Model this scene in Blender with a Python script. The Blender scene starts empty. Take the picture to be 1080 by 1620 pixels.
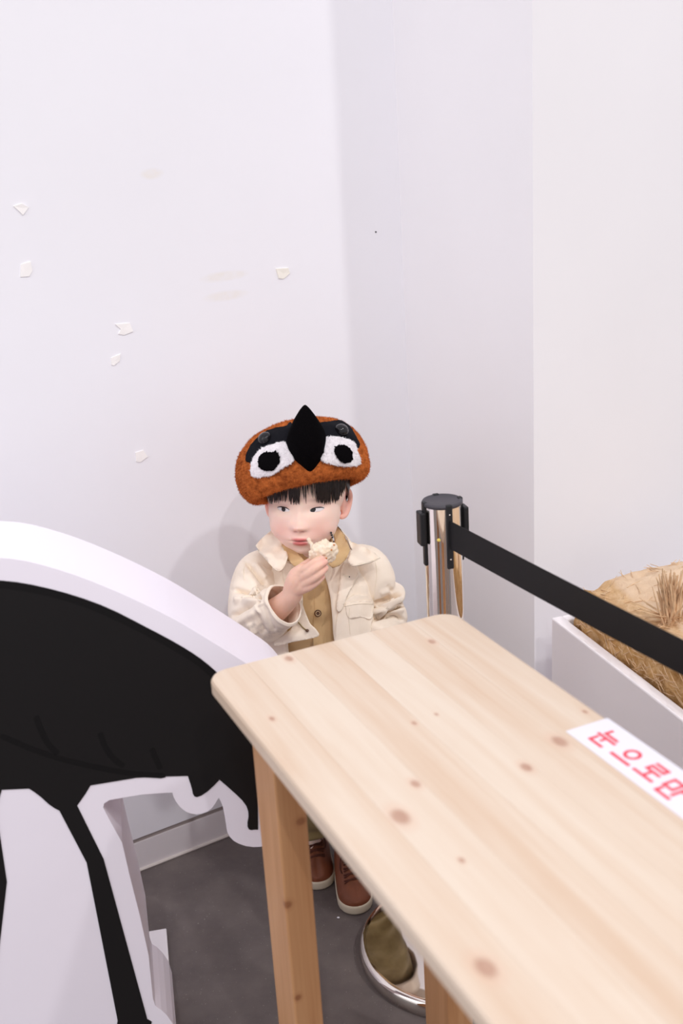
import bpy, bmesh, math, random
import numpy as np
from mathutils import Vector, Matrix, noise
from mathutils.bvhtree import BVHTree
from mathutils.geometry import delaunay_2d_cdt

random.seed(7); rng = np.random.default_rng(7)
SC = bpy.context.scene
COL = SC.collection

# ------------------------------------------------------------------ camera
H = 1.5
FPX = 1850.0                                   # focal length in pixels of a 1080 x 1620 frame
_d = np.array([322.0, 5240.0, FPX]); _d /= np.linalg.norm(_d)
UP = -_d
_y = np.array([0, 0, 1.0]) - UP * UP[2]; _y /= np.linalg.norm(_y)
_x = np.cross(_y, UP)
if _x[0] < 0: _x = -_x
ROT = np.stack([_x, _y, UP])                   # camera (x right, y down, z forward) -> world
cd = bpy.data.cameras.new('camera')
cd.sensor_fit = 'VERTICAL'; cd.sensor_height = 36.0; cd.sensor_width = 24.0
cd.lens = FPX * 36.0 / 1620.0
cd.clip_start = 0.02
cam = bpy.data.objects.new('camera', cd); COL.objects.link(cam)
_m = Matrix.Identity(4)
for r in range(3):
    _m[r][0] = ROT[r, 0]; _m[r][1] = -ROT[r, 1]; _m[r][2] = -ROT[r, 2]
_m[2][3] = H
cam.matrix_world = _m
cd.dof.use_dof = True; cd.dof.focus_distance = 2.12; cd.dof.aperture_fstop = 3.5
SC.camera = cam

# ------------------------------------------------------------------ light
wd = bpy.data.worlds.new('world'); SC.world = wd; wd.use_nodes = True
bg = wd.node_tree.nodes['Background']
bg.inputs['Color'].default_value = (0.98, 0.955, 1.0, 1); bg.inputs['Strength'].default_value = 0.84

def lamp(name, target, az, el, dist, power, size, color=(1, 1, 1)):
    """A ceiling spotlight: az degrees to the right of the way back to the camera, el degrees up."""
    a, e = math.radians(az), math.radians(el)
    d = Vector((math.sin(a) * math.cos(e), -math.cos(a) * math.cos(e), math.sin(e)))
    l = bpy.data.lights.new(name, 'POINT'); l.energy = power; l.shadow_soft_size = size; l.color = color
    o = bpy.data.objects.new(name, l); COL.objects.link(o)
    o.location = Vector(target) + d * dist
    return o
TGT = (-0.05, 2.05, 0.80)
lamp('ceiling_spotlight', TGT, 17, 44, 11.0, 600, 0.09, (1, .985, .985))
lamp('ceiling_spotlight', TGT, 52, 53, 11.0, 960, 0.19, (1, .985, .985))
lamp('ceiling_spotlight', TGT, 1, 48, 11.0, 560, 0.09, (1, .985, .985))
al = bpy.data.lights.new('fill_panel', 'AREA'); al.energy = 26; al.size = 2.2; al.color = (1, .98, 1)  # unseen soft fill, added to lighten the left-facing sides
ao = bpy.data.objects.new('fill_panel', al); COL.objects.link(ao); ao.location = (-2.5, .3, 2.6)
ao.rotation_euler = (Vector(TGT) - ao.location).to_track_quat('-Z', 'Y').to_euler()

SC.view_settings.view_transform = 'Standard'
SC.view_settings.look = 'None'
SC.view_settings.gamma = 1.0
SC.view_settings.use_curve_mapping = False
SC.view_settings.exposure = 0.0
SC.cycles.diffuse_bounces = 8

# ------------------------------------------------------------------ helpers
def ray(x, y):
    return ROT @ np.array([x - 540.0, y - 810.0, FPX])
def W(x, y, Y):                                # point seen at a pixel, on the upright plane y = Y
    d = ray(x, y); p = d * (Y / d[1]); p[2] += H; return p
def TZ(x, y, z):                               # point seen at a pixel, at height z
    d = ray(x, y); p = d * ((z - H) / d[2]); p[2] += H; return p
def PX(p):
    c = ROT.T @ (np.asarray(p, float) - np.array([0, 0, H]))
    return 540 + FPX * c[0] / c[2], 810 + FPX * c[1] / c[2]

def srgb(r, g, b):
    f = lambda c: c / 12.92 if c <= .04045 else ((c + .055) / 1.055) ** 2.4
    return (f(r / 255), f(g / 255), f(b / 255), 1)

class MB:
    def __init__(s): s.v = []; s.f = []
    def add(s, v, f):
        b = len(s.v); s.v.extend([tuple(p) for p in v]); s.f.extend([tuple(i + b for i in q) for q in f]); return s

def obj(name, v, f, mat, parent=None, smooth=True, local=False, label=None, kind=None):
    off = np.zeros(3)
    if parent is not None and not local: off = np.array(parent.get('_base', (0, 0, 0)))
    me = bpy.data.meshes.new(name)
    me.from_pydata([tuple(np.asarray(p, float) - off) for p in v], [], [tuple(q) for q in f])
    me.update()
    if smooth: me.shade_smooth()
    o = bpy.data.objects.new(name, me); COL.objects.link(o)
    if mat: me.materials.append(mat)
    if parent is not None: o.parent = parent; o['_base'] = tuple(off)
    if label: o['label'] = label
    if kind: o['kind'] = kind
    return o

def thing(name, loc, label, cat, rotz=0, group=None):
    o = bpy.data.objects.new(name, None); COL.objects.link(o)
    o.location = loc; o.rotation_euler = (0, 0, rotz); o.empty_display_size = .05
    o['label'] = label; o['category'] = cat; o['_base'] = tuple(loc)
    if group: o['group'] = group
    return o
def tag(o, label, cat, group=None):
    o['label'] = label; o['category'] = cat
    if group: o['group'] = group
    return o

def finish(o, bevel=0, seg=2, subsurf=0, solid=0, offset=0.0):
    """Bake modifiers into the mesh."""
    if solid:
        m = o.modifiers.new('s', 'SOLIDIFY'); m.thickness = solid; m.offset = offset
    if bevel:
        m = o.modifiers.new('b', 'BEVEL'); m.width = bevel; m.segments = seg; m.limit_method = 'ANGLE'; m.angle_limit = .6
    if subsurf:
        m = o.modifiers.new('u', 'SUBSURF'); m.levels = subsurf; m.render_levels = subsurf
    dg = bpy.context.evaluated_depsgraph_get(); dg.update()
    me = bpy.data.meshes.new_from_object(o.evaluated_get(dg))
    old = o.data; o.modifiers.clear(); o.data = me; me.name = old.name
    bpy.data.meshes.remove(old)
    return o

def box_vf(lo, hi):
    x0, y0, z0 = lo; x1, y1, z1 = hi
    v = [(x0, y0, z0), (x1, y0, z0), (x1, y1, z0), (x0, y1, z0), (x0, y0, z1), (x1, y0, z1), (x1, y1, z1), (x0, y1, z1)]
    f = [(0, 3, 2, 1), (4, 5, 6, 7), (0, 1, 5, 4), (1, 2, 6, 5), (2, 3, 7, 6), (3, 0, 4, 7)]
    return v, f

def spline(pts, n):
    """Catmull-Rom through rows of any width, n samples."""
    P = np.asarray(pts, float); k = len(P)
    if k == 2:
        t = np.linspace(0, 1, n)[:, None]; return P[0] * (1 - t) + P[1] * t
    E = np.vstack([2 * P[0] - P[1], P, 2 * P[-1] - P[-2]])
    out = []
    for t in np.linspace(0, k - 1, n):
        i = min(int(t), k - 2); u = t - i
        a, b, c, d = E[i], E[i + 1], E[i + 2], E[i + 3]
        out.append(.5 * ((2 * b) + (c - a) * u + (2 * a - 5 * b + 4 * c - d) * u * u + (3 * b - a - 3 * c + d) * u ** 3))
    return np.array(out)

def frames(P):
    T = np.gradient(P, axis=0); T /= np.linalg.norm(T, axis=1)[:, None] + 1e-12
    ref = np.array([0, 0, 1.0]) if abs(T[0][2]) < .9 else np.array([0, 1.0, 0])
    n = np.cross(T[0], ref); n /= np.linalg.norm(n)
    N = []
    for t in T:
        n = n - t * (n @ t); n /= np.linalg.norm(n); N.append(n)
    N = np.array(N); B = np.cross(T, N)
    return T, N, B

def tube(pts, rad, seg=16, n=None, caps=True, flat=None, disp=None):
    """Tube through pts with radii; round ends when caps. flat=(axis vector, factor) squashes along an axis."""
    n = n or max(2, 6 * (len(pts) - 1))
    Q = spline(np.hstack([np.asarray(pts, float), np.asarray(rad, float).reshape(-1, 1)]), n)
    P, R = Q[:, :3], np.maximum(Q[:, 3], 1e-5)
    if caps:
        T0 = P[0] - P[1]; T0 /= np.linalg.norm(T0); T1 = P[-1] - P[-2]; T1 /= np.linalg.norm(T1)
        k = 4; a = np.linspace(0, math.pi / 2, k + 1)[1:] * .96
        P = np.vstack([[P[0] + T0 * R[0] * math.sin(t) for t in a[::-1]], P, [P[-1] + T1 * R[-1] * math.sin(t) for t in a]])
        R = np.hstack([[R[0] * math.cos(t) for t in a[::-1]], R, [R[-1] * math.cos(t) for t in a]])
    T, N, B = frames(P)
    v = []; m = len(P)
    for i in range(m):
        for j in range(seg):
            a = 2 * math.pi * j / seg
            o = (N[i] * math.cos(a) + B[i] * math.sin(a)) * R[i]
            if flat is not None:
                ax = np.asarray(flat[0], float); ax /= np.linalg.norm(ax); o = o - ax * (o @ ax) * (1 - flat[1])
            if disp is not None: o = o * (1 + disp(i / (m - 1), a) / R[i])
            v.append(P[i] + o)
    f = [(i * seg + j, i * seg + (j + 1) % seg, (i + 1) * seg + (j + 1) % seg, (i + 1) * seg + j) for i in range(m - 1) for j in range(seg)]
    if caps:
        f.append(tuple(range(seg))[::-1]); f.append(tuple((m - 1) * seg + j for j in range(seg)))
    return v, f

def ellipsoid(c, r, M=None, nu=32, nv=20):
    v = [np.array([0, 0, 1.0])]
    for i in range(1, nv):
        t = math.pi * i / nv
        for j in range(nu):
            a = 2 * math.pi * j / nu
            v.append(np.array([math.sin(t) * math.cos(a), math.sin(t) * math.sin(a), math.cos(t)]))
    v.append(np.array([0, 0, -1.0]))
    M = np.eye(3) if M is None else M
    V = [np.asarray(c) + M @ (p * np.asarray(r)) for p in v]
    f = [(0, 1 + j, 1 + (j + 1) % nu) for j in range(nu)]
    for i in range(nv - 2):
        for j in range(nu):
            a = 1 + i * nu + j; b = 1 + i * nu + (j + 1) % nu
            f.append((a, a + nu, b + nu, b))
    e = len(V) - 1; s = 1 + (nv - 2) * nu
    f += [(s + j, e, s + (j + 1) % nu) for j in range(nu)]
    return V, f

def lathe(prof, c, seg=64, M=None, caps=True):
    """Profile of (radius, height); closed at radius 0 ends."""
    M = np.eye(3) if M is None else M
    v = []; f = []
    for r, z in prof:
        for j in range(seg):
            a = 2 * math.pi * j / seg
            v.append(np.asarray(c) + M @ np.array([r * math.cos(a), r * math.sin(a), z]))
    for i in range(len(prof) - 1):
        for j in range(seg):
            f.append((i * seg + j, i * seg + (j + 1) % seg, (i + 1) * seg + (j + 1) % seg, (i + 1) * seg + j))
    if not caps: return v, f
    if prof[0][0] > 1e-6: f.append(tuple(range(seg))[::-1])
    if prof[-1][0] > 1e-6: f.append(tuple((len(prof) - 1) * seg + j for j in range(seg)))
    return v, f

def nz(p, s, seed=0.0):
    return noise.noise(Vector((p[0] * s + seed, p[1] * s + seed * 1.7, p[2] * s - seed)))
def fbm(p, s, seed=0.0, o=3):
    t = 0; a = 1
    for k in range(o): t += a * nz(p, s * 2 ** k, seed + k * 9.1); a *= .5
    return t

def bvh_of(*objs):
    vs, ps = [], []
    for o in objs:
        M = o.matrix_world
        base = Vector(o.get('_base', (0, 0, 0))) if o.parent is not None else Vector()
        b = len(vs)
        vs.extend([v.co + base for v in o.data.vertices])
        ps.extend([tuple(i + b for i in p.vertices) for p in o.data.polygons])
    return BVHTree.FromPolygons(vs, ps)

CAMP = Vector((0, 0, H))
def hit(bvh, x, y):
    d = Vector(ray(x, y)).normalized()
    r = bvh.ray_cast(CAMP, d)
    return (np.array(r[0]), np.array(r[1]), r[3]) if r[0] is not None else None

def inside(poly, x, y):
    c = False; j = len(poly) - 1
    for i in range(len(poly)):
        xi, yi = poly[i]; xj, yj = poly[j]
        if (yi > y) != (yj > y) and x < (xj - xi) * (y - yi) / (yj - yi) + xi: c = not c
        j = i
    return c

def rounded(poly, per=8, closed=True):
    """Smooth closed polygon."""
    P = [tuple(p) for p in poly]; k = len(P); out = []
    for i in range(k):
        a, b, c, d = (np.array(P[(i + t) % k], float) for t in (-1, 0, 1, 2))
        for u in np.arange(per) / per:
            out.append(.5 * ((2 * b) + (c - a) * u + (2 * a - 5 * b + 4 * c - d) * u * u + (3 * b - a - 3 * c + d) * u ** 3))
    return [tuple(p) for p in out]

def drape(poly, bvh, off, step=2.5, smooth=2, edge=0.0, depth=None, jitter=0, bulge=0.0, per=6, rnd=True):
    """Cloth piece cut to an outline (as it looks from the front) and laid on what lies beneath; returns verts, faces.
    off: how far it stands proud; depth: list of (x, y, Y) control points used instead of laying on something."""
    poly = rounded(poly, per) if rnd else [tuple(p) for p in poly]
    if jitter: poly = [(x + random.uniform(-jitter, jitter), y + random.uniform(-jitter, jitter)) for x, y in poly]
    n = len(poly)
    xs = [p[0] for p in poly]; ys = [p[1] for p in poly]
    pts = [Vector(p) for p in poly]
    A = np.array(poly)
    gy = min(ys) + step / 2
    while gy < max(ys):
        gx = min(xs) + step / 2
        while gx < max(xs):
            if inside(poly, gx, gy):
                if np.min(np.hypot(A[:, 0] - gx, A[:, 1] - gy)) > step * .6: pts.append(Vector((gx, gy)))
            gx += step
        gy += step
    r = delaunay_2d_cdt(pts, [], [list(range(n))], 1, 1e-6)
    V2 = [(p[0], p[1]) for p in r[0]]; F = [tuple(t) for t in r[2]]
    t = np.full(len(V2), np.nan)
    for i, (x, y) in enumerate(V2):
        if depth is not None:
            w = np.array([1 / ((x - a) ** 2 + (y - b) ** 2 + 60) ** 1.7 for a, b, _ in depth]); Yv = np.array([c for *_, c in depth])
            p = W(x, y, float((w * Yv).sum() / w.sum())); t[i] = np.linalg.norm(p - np.array(CAMP))
        else:
            h = hit(bvh, x, y)
            if h: t[i] = h[2]
    nb = [[] for _ in V2]
    for q in F:
        for a in range(len(q)):
            nb[q[a]].append(q[(a + 1) % len(q)]); nb[q[(a + 1) % len(q)]].append(q[a])
    for _ in range(60):
        bad = np.where(np.isnan(t))[0]
        if not len(bad): break
        new = t.copy()
        for i in bad:
            g = [t[k] for k in nb[i] if not np.isnan(t[k])]
            if g: new[i] = sum(g) / len(g)
        t = new
    t = np.where(np.isnan(t), np.nanmean(t), t)
    for _ in range(smooth):
        t = np.array([.4 * t[i] + .6 * np.mean([t[k] for k in nb[i]]) if nb[i] else t[i] for i in range(len(t))])
    V = []
    for i, (x, y) in enumerate(V2):
        d = ray(x, y); d /= np.linalg.norm(d)
        e = min(1.0, np.min(np.hypot(A[:, 0] - x, A[:, 1] - y)) / 6.0)
        V.append(np.array([0, 0, H]) + d * (t[i] - off - bulge * math.sqrt(e)))
    return V, F

def sheet(name, poly, bvh, off, mat, parent, thick=.0015, **k):
    V, F = drape(poly, bvh, off, **k)
    o = obj(name, V, F, mat, parent)
    bm = bmesh.new(); bm.from_mesh(o.data); bmesh.ops.recalc_face_normals(bm, faces=bm.faces)
    # face the camera
    b = Vector(o['_base']) if '_base' in o else Vector()
    s = sum(((CAMP - (f.calc_center_median() + b)).dot(f.normal) * f.calc_area()) for f in bm.faces)
    if s < 0: bmesh.ops.reverse_faces(bm, faces=bm.faces)
    bm.to_mesh(o.data); bm.free()
    if thick: finish(o, solid=thick, offset=-1)
    o.data.shade_smooth()
    return o

# ------------------------------------------------------------------ materials
def nodes(name):
    m = bpy.data.materials.new(name); m.use_nodes = True
    nt = m.node_tree; b = nt.nodes['Principled BSDF']
    return m, nt, b
def mth(nt, op, a, b=None, clamp=False):
    n = nt.nodes.new('ShaderNodeMath'); n.operation = op; n.use_clamp = clamp
    for i, x in enumerate((a, b)):
        if x is None: continue
        if isinstance(x, (int, float)): n.inputs[i].default_value = x
        else: nt.links.new(x, n.inputs[i])
    return n.outputs[0]
def mixc(nt, fac, a, b):
    n = nt.nodes.new('ShaderNodeMix'); n.data_type = 'RGBA'
    for sock, x in ((n.inputs['Factor'], fac), (n.inputs[6], a), (n.inputs[7], b)):
        if isinstance(x, (int, float, tuple)): sock.default_value = x
        else: nt.links.new(x, sock)
    return n.outputs[2]
def coord(nt, scale=(1, 1, 1), kind='Object', loc=(0, 0, 0)):
    t = nt.nodes.new('ShaderNodeTexCoord'); mp = nt.nodes.new('ShaderNodeMapping')
    mp.inputs['Scale'].default_value = scale; mp.inputs['Location'].default_value = loc
    nt.links.new(t.outputs[kind], mp.inputs['Vector']); return mp.outputs[0]
def noise_n(nt, vec, scale, detail=3, rough=.5, dist=0):
    n = nt.nodes.new('ShaderNodeTexNoise'); n.inputs['Scale'].default_value = scale; n.inputs['Detail'].default_value = detail
    n.inputs['Roughness'].default_value = rough; n.inputs['Distortion'].default_value = dist
    nt.links.new(vec, n.inputs['Vector']); return n.outputs['Fac']
def ramp(nt, fac, stops):
    n = nt.nodes.new('ShaderNodeValToRGB'); e = n.color_ramp.elements
    e[0].position, e[0].color = stops[0]; e[1].position, e[1].color = stops[-1]
    for p, c in stops[1:-1]:
        k = e.new(p); k.color = c
    nt.links.new(fac, n.inputs['Fac']); return n.outputs['Color']
def bump(nt, b, height, strength=.3, dist=.01):
    n = nt.nodes.new('ShaderNodeBump'); n.inputs['Strength'].default_value = strength; n.inputs['Distance'].default_value = dist
    nt.links.new(height, n.inputs['Height']); nt.links.new(n.outputs[0], b.inputs['Normal'])

def plain(name, c, rough=.6, spec=.3, metal=0, var=0.0, vscale=40, bmp=0, bscale=300, sheen=0, c2=None, coat=0):
    m, nt, b = nodes(name)
    b.inputs['Roughness'].default_value = rough; b.inputs['Specular IOR Level'].default_value = spec; b.inputs['Metallic'].default_value = metal
    b.inputs['Base Color'].default_value = c
    v = None
    if var or c2:
        v = coord(nt)
        c2 = c2 or tuple(min(1, x * (1 - var)) for x in c[:3]) + (1,)
        f = noise_n(nt, v, vscale, 4, .6)
        nt.links.new(ramp(nt, f, [(.35, c), (.7, c2)]), b.inputs['Base Color'])
    if bmp:
        v = v or coord(nt); bump(nt, b, noise_n(nt, v, bscale, 3, .6), bmp, .002)
    if sheen:
        b.inputs['Sheen Weight'].default_value = sheen; b.inputs['Sheen Roughness'].default_value = .4
    if coat: b.inputs['Coat Weight'].default_value = coat
    return m

def spots(nt, vec, items, soft=1.0):
    """Sum of soft elliptical marks: items (x, y, z, rx, ry, rz)."""
    tot = None
    for x, y, z, rx, ry, rz in items:
        s = nt.nodes.new('ShaderNodeVectorMath'); s.operation = 'SUBTRACT'; nt.links.new(vec, s.inputs[0]); s.inputs[1].default_value = (x, y, z)
        q = nt.nodes.new('ShaderNodeVectorMath'); q.operation = 'DIVIDE'; nt.links.new(s.outputs[0], q.inputs[0]); q.inputs[1].default_value = (rx, ry, rz)
        l = nt.nodes.new('ShaderNodeVectorMath'); l.operation = 'LENGTH'; nt.links.new(q.outputs[0], l.inputs[0])
        v = mth(nt, 'SUBTRACT', 1.25, l.outputs['Value'], True)
        v = mth(nt, 'MULTIPLY', v, 1.6, True)
        tot = v if tot is None else mth(nt, 'MAXIMUM', tot, v)
    return tot

AX = math.radians(30.475)                       # heading of the back wall
U = np.array([math.cos(AX), math.sin(AX), 0]); NV = np.array([-math.sin(AX), math.cos(AX), 0])
WALL0 = TZ(215, 1380, 0)                        # a point on the foot of the back wall
def wallpt(x, y, lift=0.0):
    d = ray(x, y); t = (WALL0 @ NV) / (d @ NV); p = d * t; p[2] += H; return p - NV * lift

# wall paint
def wall_mat(name, c, smears=()):
    m, nt, b = nodes(name); v = coord(nt, kind='Object')
    f = noise_n(nt, v, 3.0, 4, .6)
    base = ramp(nt, f, [(.3, c), (.75, tuple(x * .975 for x in c[:3]) + (1,))])
    if smears:
        s = spots(nt, v, smears); s = mth(nt, 'MULTIPLY', s, mth(nt, 'MULTIPLY', noise_n(nt, v, 60, 3), .5))
        base = mixc(nt, s, base, srgb(228, 218, 196))
    nt.links.new(base, b.inputs['Base Color'])
    b.inputs['Roughness'].default_value = .62; b.inputs['Specular IOR Level'].default_value = .25
    bump(nt, b, noise_n(nt, v, 90, 3, .6), .05, .002)
    return m
smear = []
for (x, y, rx) in ((355, 437, .045), (357, 468, .042), (240, 275, .02)):
    p = wallpt(x, y); smear.append((p[0], p[1], p[2], rx, rx, .009))
M_wall = wall_mat('white_wall_paint', srgb(238, 237, 242), smear)
M_wall2 = wall_mat('white_pillar_paint', srgb(241, 239, 242))
M_base = plain('skirting_paint', srgb(226, 220, 222), .5, .3, var=.04, vscale=8)
M_groove = plain('groove_grey', srgb(158, 148, 144), .7, .2)

def floor_mat():
    m, nt, b = nodes('dark_grey_floor'); v = coord(nt)
    f = noise_n(nt, v, 9, 6, .65); g = noise_n(nt, v, 420, 2, .6)
    c = ramp(nt, f, [(.3, srgb(92, 84, 83)), (.7, srgb(112, 103, 100))])
    sp = mth(nt, 'GREATER_THAN', noise_n(nt, v, 260, 1, .5), .735)
    c = mixc(nt, mth(nt, 'MULTIPLY', sp, .5), c, srgb(170, 165, 160))
    nt.links.new(c, b.inputs['Base Color'])
    b.inputs['Roughness'].default_value = .42; b.inputs['Specular IOR Level'].default_value = .35
    bump(nt, b, g, .12, .002)
    return m
M_floor = floor_mat()

M_board = plain('white_foam_board', srgb(244, 238, 248), .45, .35, var=.015, vscale=6)
M_black = plain('black_print', (.0095, .0085, .009, 1), .38, .28)
M_black2 = plain('deep_black_print', (.0055, .005, .0055, 1), .42, .25)
M_white = plain('white_gloss_board', srgb(249, 245, 248), .4, .4)

def wood_mat(name, knots, halo=srgb(216, 178, 154), axis=0, light=srgb(224, 208, 190), dark=srgb(210, 182, 156), rnd=True):
    """Pine: grain along the local x (axis 0) or z (axis 2)."""
    m, nt, b = nodes(name)
    sc = (1.2, 16, 16) if axis == 0 else (16, 16, 1.2)
    v0 = coord(nt)
    oi = nt.nodes.new('ShaderNodeObjectInfo')
    comb = nt.nodes.new('ShaderNodeVectorMath'); comb.operation = 'ADD'
    sh = nt.nodes.new('ShaderNodeCombineXYZ'); r3 = mth(nt, 'MULTIPLY', oi.outputs['Random'], 7.0)
    for i in range(3): nt.links.new(r3, sh.inputs[i])
    nt.links.new(v0, comb.inputs[0]); nt.links.new(sh.outputs[0], comb.inputs[1])
    mp = nt.nodes.new('ShaderNodeMapping'); mp.inputs['Scale'].default_value = sc; nt.links.new(comb.outputs[0], mp.inputs['Vector'])
    w = noise_n(nt, mp.outputs[0], 1.6, 4, .55, .6)
    mp2 = nt.nodes.new('ShaderNodeMapping'); mp2.inputs['Scale'].default_value = tuple(s * (5 if s > 2 else 1.5) for s in sc); nt.links.new(comb.outputs[0], mp2.inputs['Vector'])
    fine = noise_n(nt, mp2.outputs[0], 2.2, 3, .6)
    f = mth(nt, 'ADD', mth(nt, 'MULTIPLY', w, .75), mth(nt, 'MULTIPLY', fine, .25))
    if rnd: f = mth(nt, 'ADD', f, mth(nt, 'MULTIPLY', mth(nt, 'SUBTRACT', oi.outputs['Random'], .5), .22))
    c = ramp(nt, f, [(.3, light), (.5, mix3(light, dark, .4)), (.72, dark)])
    if knots:
        k = spots(nt, v0, [(x, y, z, rx * 1.9, ry * 1.7, rz * 1.9) for x, y, z, rx, ry, rz in knots])
        c = mixc(nt, mth(nt, 'MULTIPLY', k, .35), c, halo)
        k2 = spots(nt, v0, knots); k2 = mth(nt, 'MULTIPLY', k2, mth(nt, 'ADD', .45, mth(nt, 'MULTIPLY', fine, .8)), True)
        c = mixc(nt, k2, c, mix3(halo, srgb(120, 66, 50), .45))
    nt.links.new(c, b.inputs['Base Color'])
    b.inputs['Roughness'].default_value = .4; b.inputs['Specular IOR Level'].default_value = .35
    bump(nt, b, fine, .05, .001)
    return m
def mix3(a, b, t): return tuple(a[i] * (1 - t) + b[i] * t for i in range(3)) + (1,)

def cloth_mat(name, c, c2, weave=900, stain=None):
    m, nt, b = nodes(name); v = coord(nt)
    f = noise_n(nt, v, 16, 5, .65)
    col = ramp(nt, f, [(.3, c), (.72, c2)])
    if stain:
        s = spots(nt, v, stain); s = mth(nt, 'MULTIPLY', s, mth(nt, 'MULTIPLY', mth(nt, 'SUBTRACT', noise_n(nt, v, 70, 3), .42, True), 1.7, True))
        col = mixc(nt, s, col, srgb(150, 138, 134))
    nt.links.new(col, b.inputs['Base Color'])
    b.inputs['Roughness'].default_value = .85; b.inputs['Specular IOR Level'].default_value = .15
    b.inputs['Sheen Weight'].default_value = .15
    h = mth(nt, 'ADD', noise_n(nt, v, weave, 2), mth(nt, 'MULTIPLY', noise_n(nt, v, 55, 3), 2.2))
    bump(nt, b, h, .25, .0012)
    return m
M_thread = plain('cream_thread', srgb(244, 234, 216), .8, .1)
M_shirt = cloth_mat('tan_cotton', srgb(214, 182, 138), srgb(203, 170, 124))
M_olive = cloth_mat('olive_cotton', srgb(150, 132, 92), srgb(118, 100, 66))
M_chrome = plain('polished_steel', (.86, .80, .74, 1), .045, .5, 1)
M_plastic = plain('black_plastic', (.012, .012, .014, 1), .45, .4)
M_cap = plain('dark_grey_cap', (.055, .05, .06, 1), .5, .4)
M_belt = plain('black_webbing', (.011, .010, .011, 1), .6, .25, bmp=.1, bscale=900)
M_hair = plain('dark_brown_hair', (.014, .009, .008, 1), .45, .3, c2=(.030, .019, .015, 1), vscale=160)
M_leather = plain('brown_leather', srgb(128, 72, 46), .5, .4, var=.25, vscale=30, bmp=.1)
M_sole = plain('cream_rubber', srgb(212, 200, 178), .6, .3)
M_lace = plain('dark_brown_lace', srgb(86, 48, 38), .8, .2)
M_paper = plain('white_paper', srgb(232, 230, 238), .35, .4)
M_red = plain('red_print', srgb(228, 78, 96), .5, .3)
M_eyew = plain('eye_white', srgb(226, 216, 216), .15, .5)
M_iris = plain('dark_iris', (.008, .005, .005, 1), .12, .6)
M_lash = plain('dark_lash', (.03, .015, .013, 1), .6, .2)
M_bead = plain('dark_bead', (.02, .02, .024, 1), .15, .6)
M_btn = plain('dark_brown_button', srgb(92, 62, 42), .35, .5)
M_btnl = plain('pale_button_rim', srgb(206, 178, 140), .4, .4)

def fur_mat(name, c, c2, scale=110, b_=.6, sheen=.5, c3=None):
    m, nt, b = nodes(name); v = coord(nt)
    f = noise_n(nt, v, scale, 4, .7); g = noise_n(nt, v, 12, 3, .5)
    col = ramp(nt, mth(nt, 'ADD', mth(nt, 'MULTIPLY', f, .7), mth(nt, 'MULTIPLY', g, .3)), [(.32, c2), (.62, c)])
    nt.links.new(col, b.inputs['Base Color'])
    b.inputs['Roughness'].default_value = .95; b.inputs['Specular IOR Level'].default_value = .05
    b.inputs['Sheen Weight'].default_value = sheen; b.inputs['Sheen Roughness'].default_value = .5
    b.inputs['Sheen Tint'].default_value = tuple(min(1, x * 1.6) for x in c[:3]) + (1,)
    bump(nt, b, noise_n(nt, v, scale * 3, 3, .7), b_, .003)
    return m
M_plush = fur_mat('orange_brown_plush', srgb(200, 112, 56), srgb(104, 44, 20))
M_furw = fur_mat('white_plush', srgb(246, 242, 244), srgb(226, 220, 224), 160, .4, .1)
M_furb = plain('black_plush', (.0035, .003, .0035, 1), 1.0, .02, bmp=.5, bscale=500)
M_furd = plain('blue_black_felt', (.0085, .0085, .0115, 1), .9, .08, bmp=.3, bscale=500)
M_dome = plain('smoky_plastic_eye', (.009, .008, .010, 1), .14, .35)

def skin_mat():
    m, nt, b = nodes('skin')
    a = nt.nodes.new('ShaderNodeAttribute'); a.attribute_name = 'col'
    nt.links.new(a.outputs['Color'], b.inputs['Base Color'])
    b.inputs['Roughness'].default_value = .5; b.inputs['Specular IOR Level'].default_value = .3
    b.inputs['Subsurface Weight'].default_value = .25; b.inputs['Subsurface Radius'].default_value = (.006, .002, .001); b.inputs['Subsurface Scale'].default_value = 1
    bump(nt, b, noise_n(nt, coord(nt), 600, 2), .04, .001)
    return m
M_skin = skin_mat()

# ================================================================== the room
def structure(name, v, f, mat, smooth=False):
    return obj(name, v, f, mat, smooth=smooth, kind='structure')

def slab(name, a, b, z0, z1, thick, nrm, mat):
    """Upright wall from a to b (plan points), its face on a-b, thickness away along nrm."""
    a = np.array([a[0], a[1], 0]); b = np.array([b[0], b[1], 0]); n = np.asarray(nrm) * thick
    v = []
    for z in (z0, z1):
        for p in (a, b, b + n, a + n): v.append(p + np.array([0, 0, z]))
    return structure(name, v, [(0, 3, 2, 1), (4, 5, 6, 7), (0, 1, 5, 4), (1, 2, 6, 5), (2, 3, 7, 6), (3, 0, 4, 7)], mat)

CORNER = WALL0 + U * .735; CORNER[2] = 0
EDGE = CORNER - NV * .409                       # outer corner of the pillar
v, f = box_vf((-4, -3, -.05), (4, 5, 0))
structure('floor', v, f, M_floor)
LEFT = WALL0 - U * 3.2
slab('wall_back', LEFT, CORNER + U * .1, .078, 3.2, .12, NV, M_wall)
slab('wall_pillar_left', EDGE, CORNER + NV * .05, 0, 3.2, .1, U, M_wall2)
slab('wall_right', EDGE + U * .1, EDGE + U * 3.0, 0, 3.2, .12, NV, M_wall2)
slab('trim_1', LEFT + NV * .004, CORNER + NV * .004, .066, .079, .1, NV, M_groove)
bb = slab('baseboard_back', LEFT, CORNER, 0, .067, .1, NV, M_base)
v, f = tube([LEFT - NV * .002 + [0, 0, .003], CORNER - NV * .002 + [0, 0, .003]], [.0035, .0035], 6, 2, caps=True)
structure('trim_2', v, f, plain('pale_sealant', srgb(214, 206, 200), .6))

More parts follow.
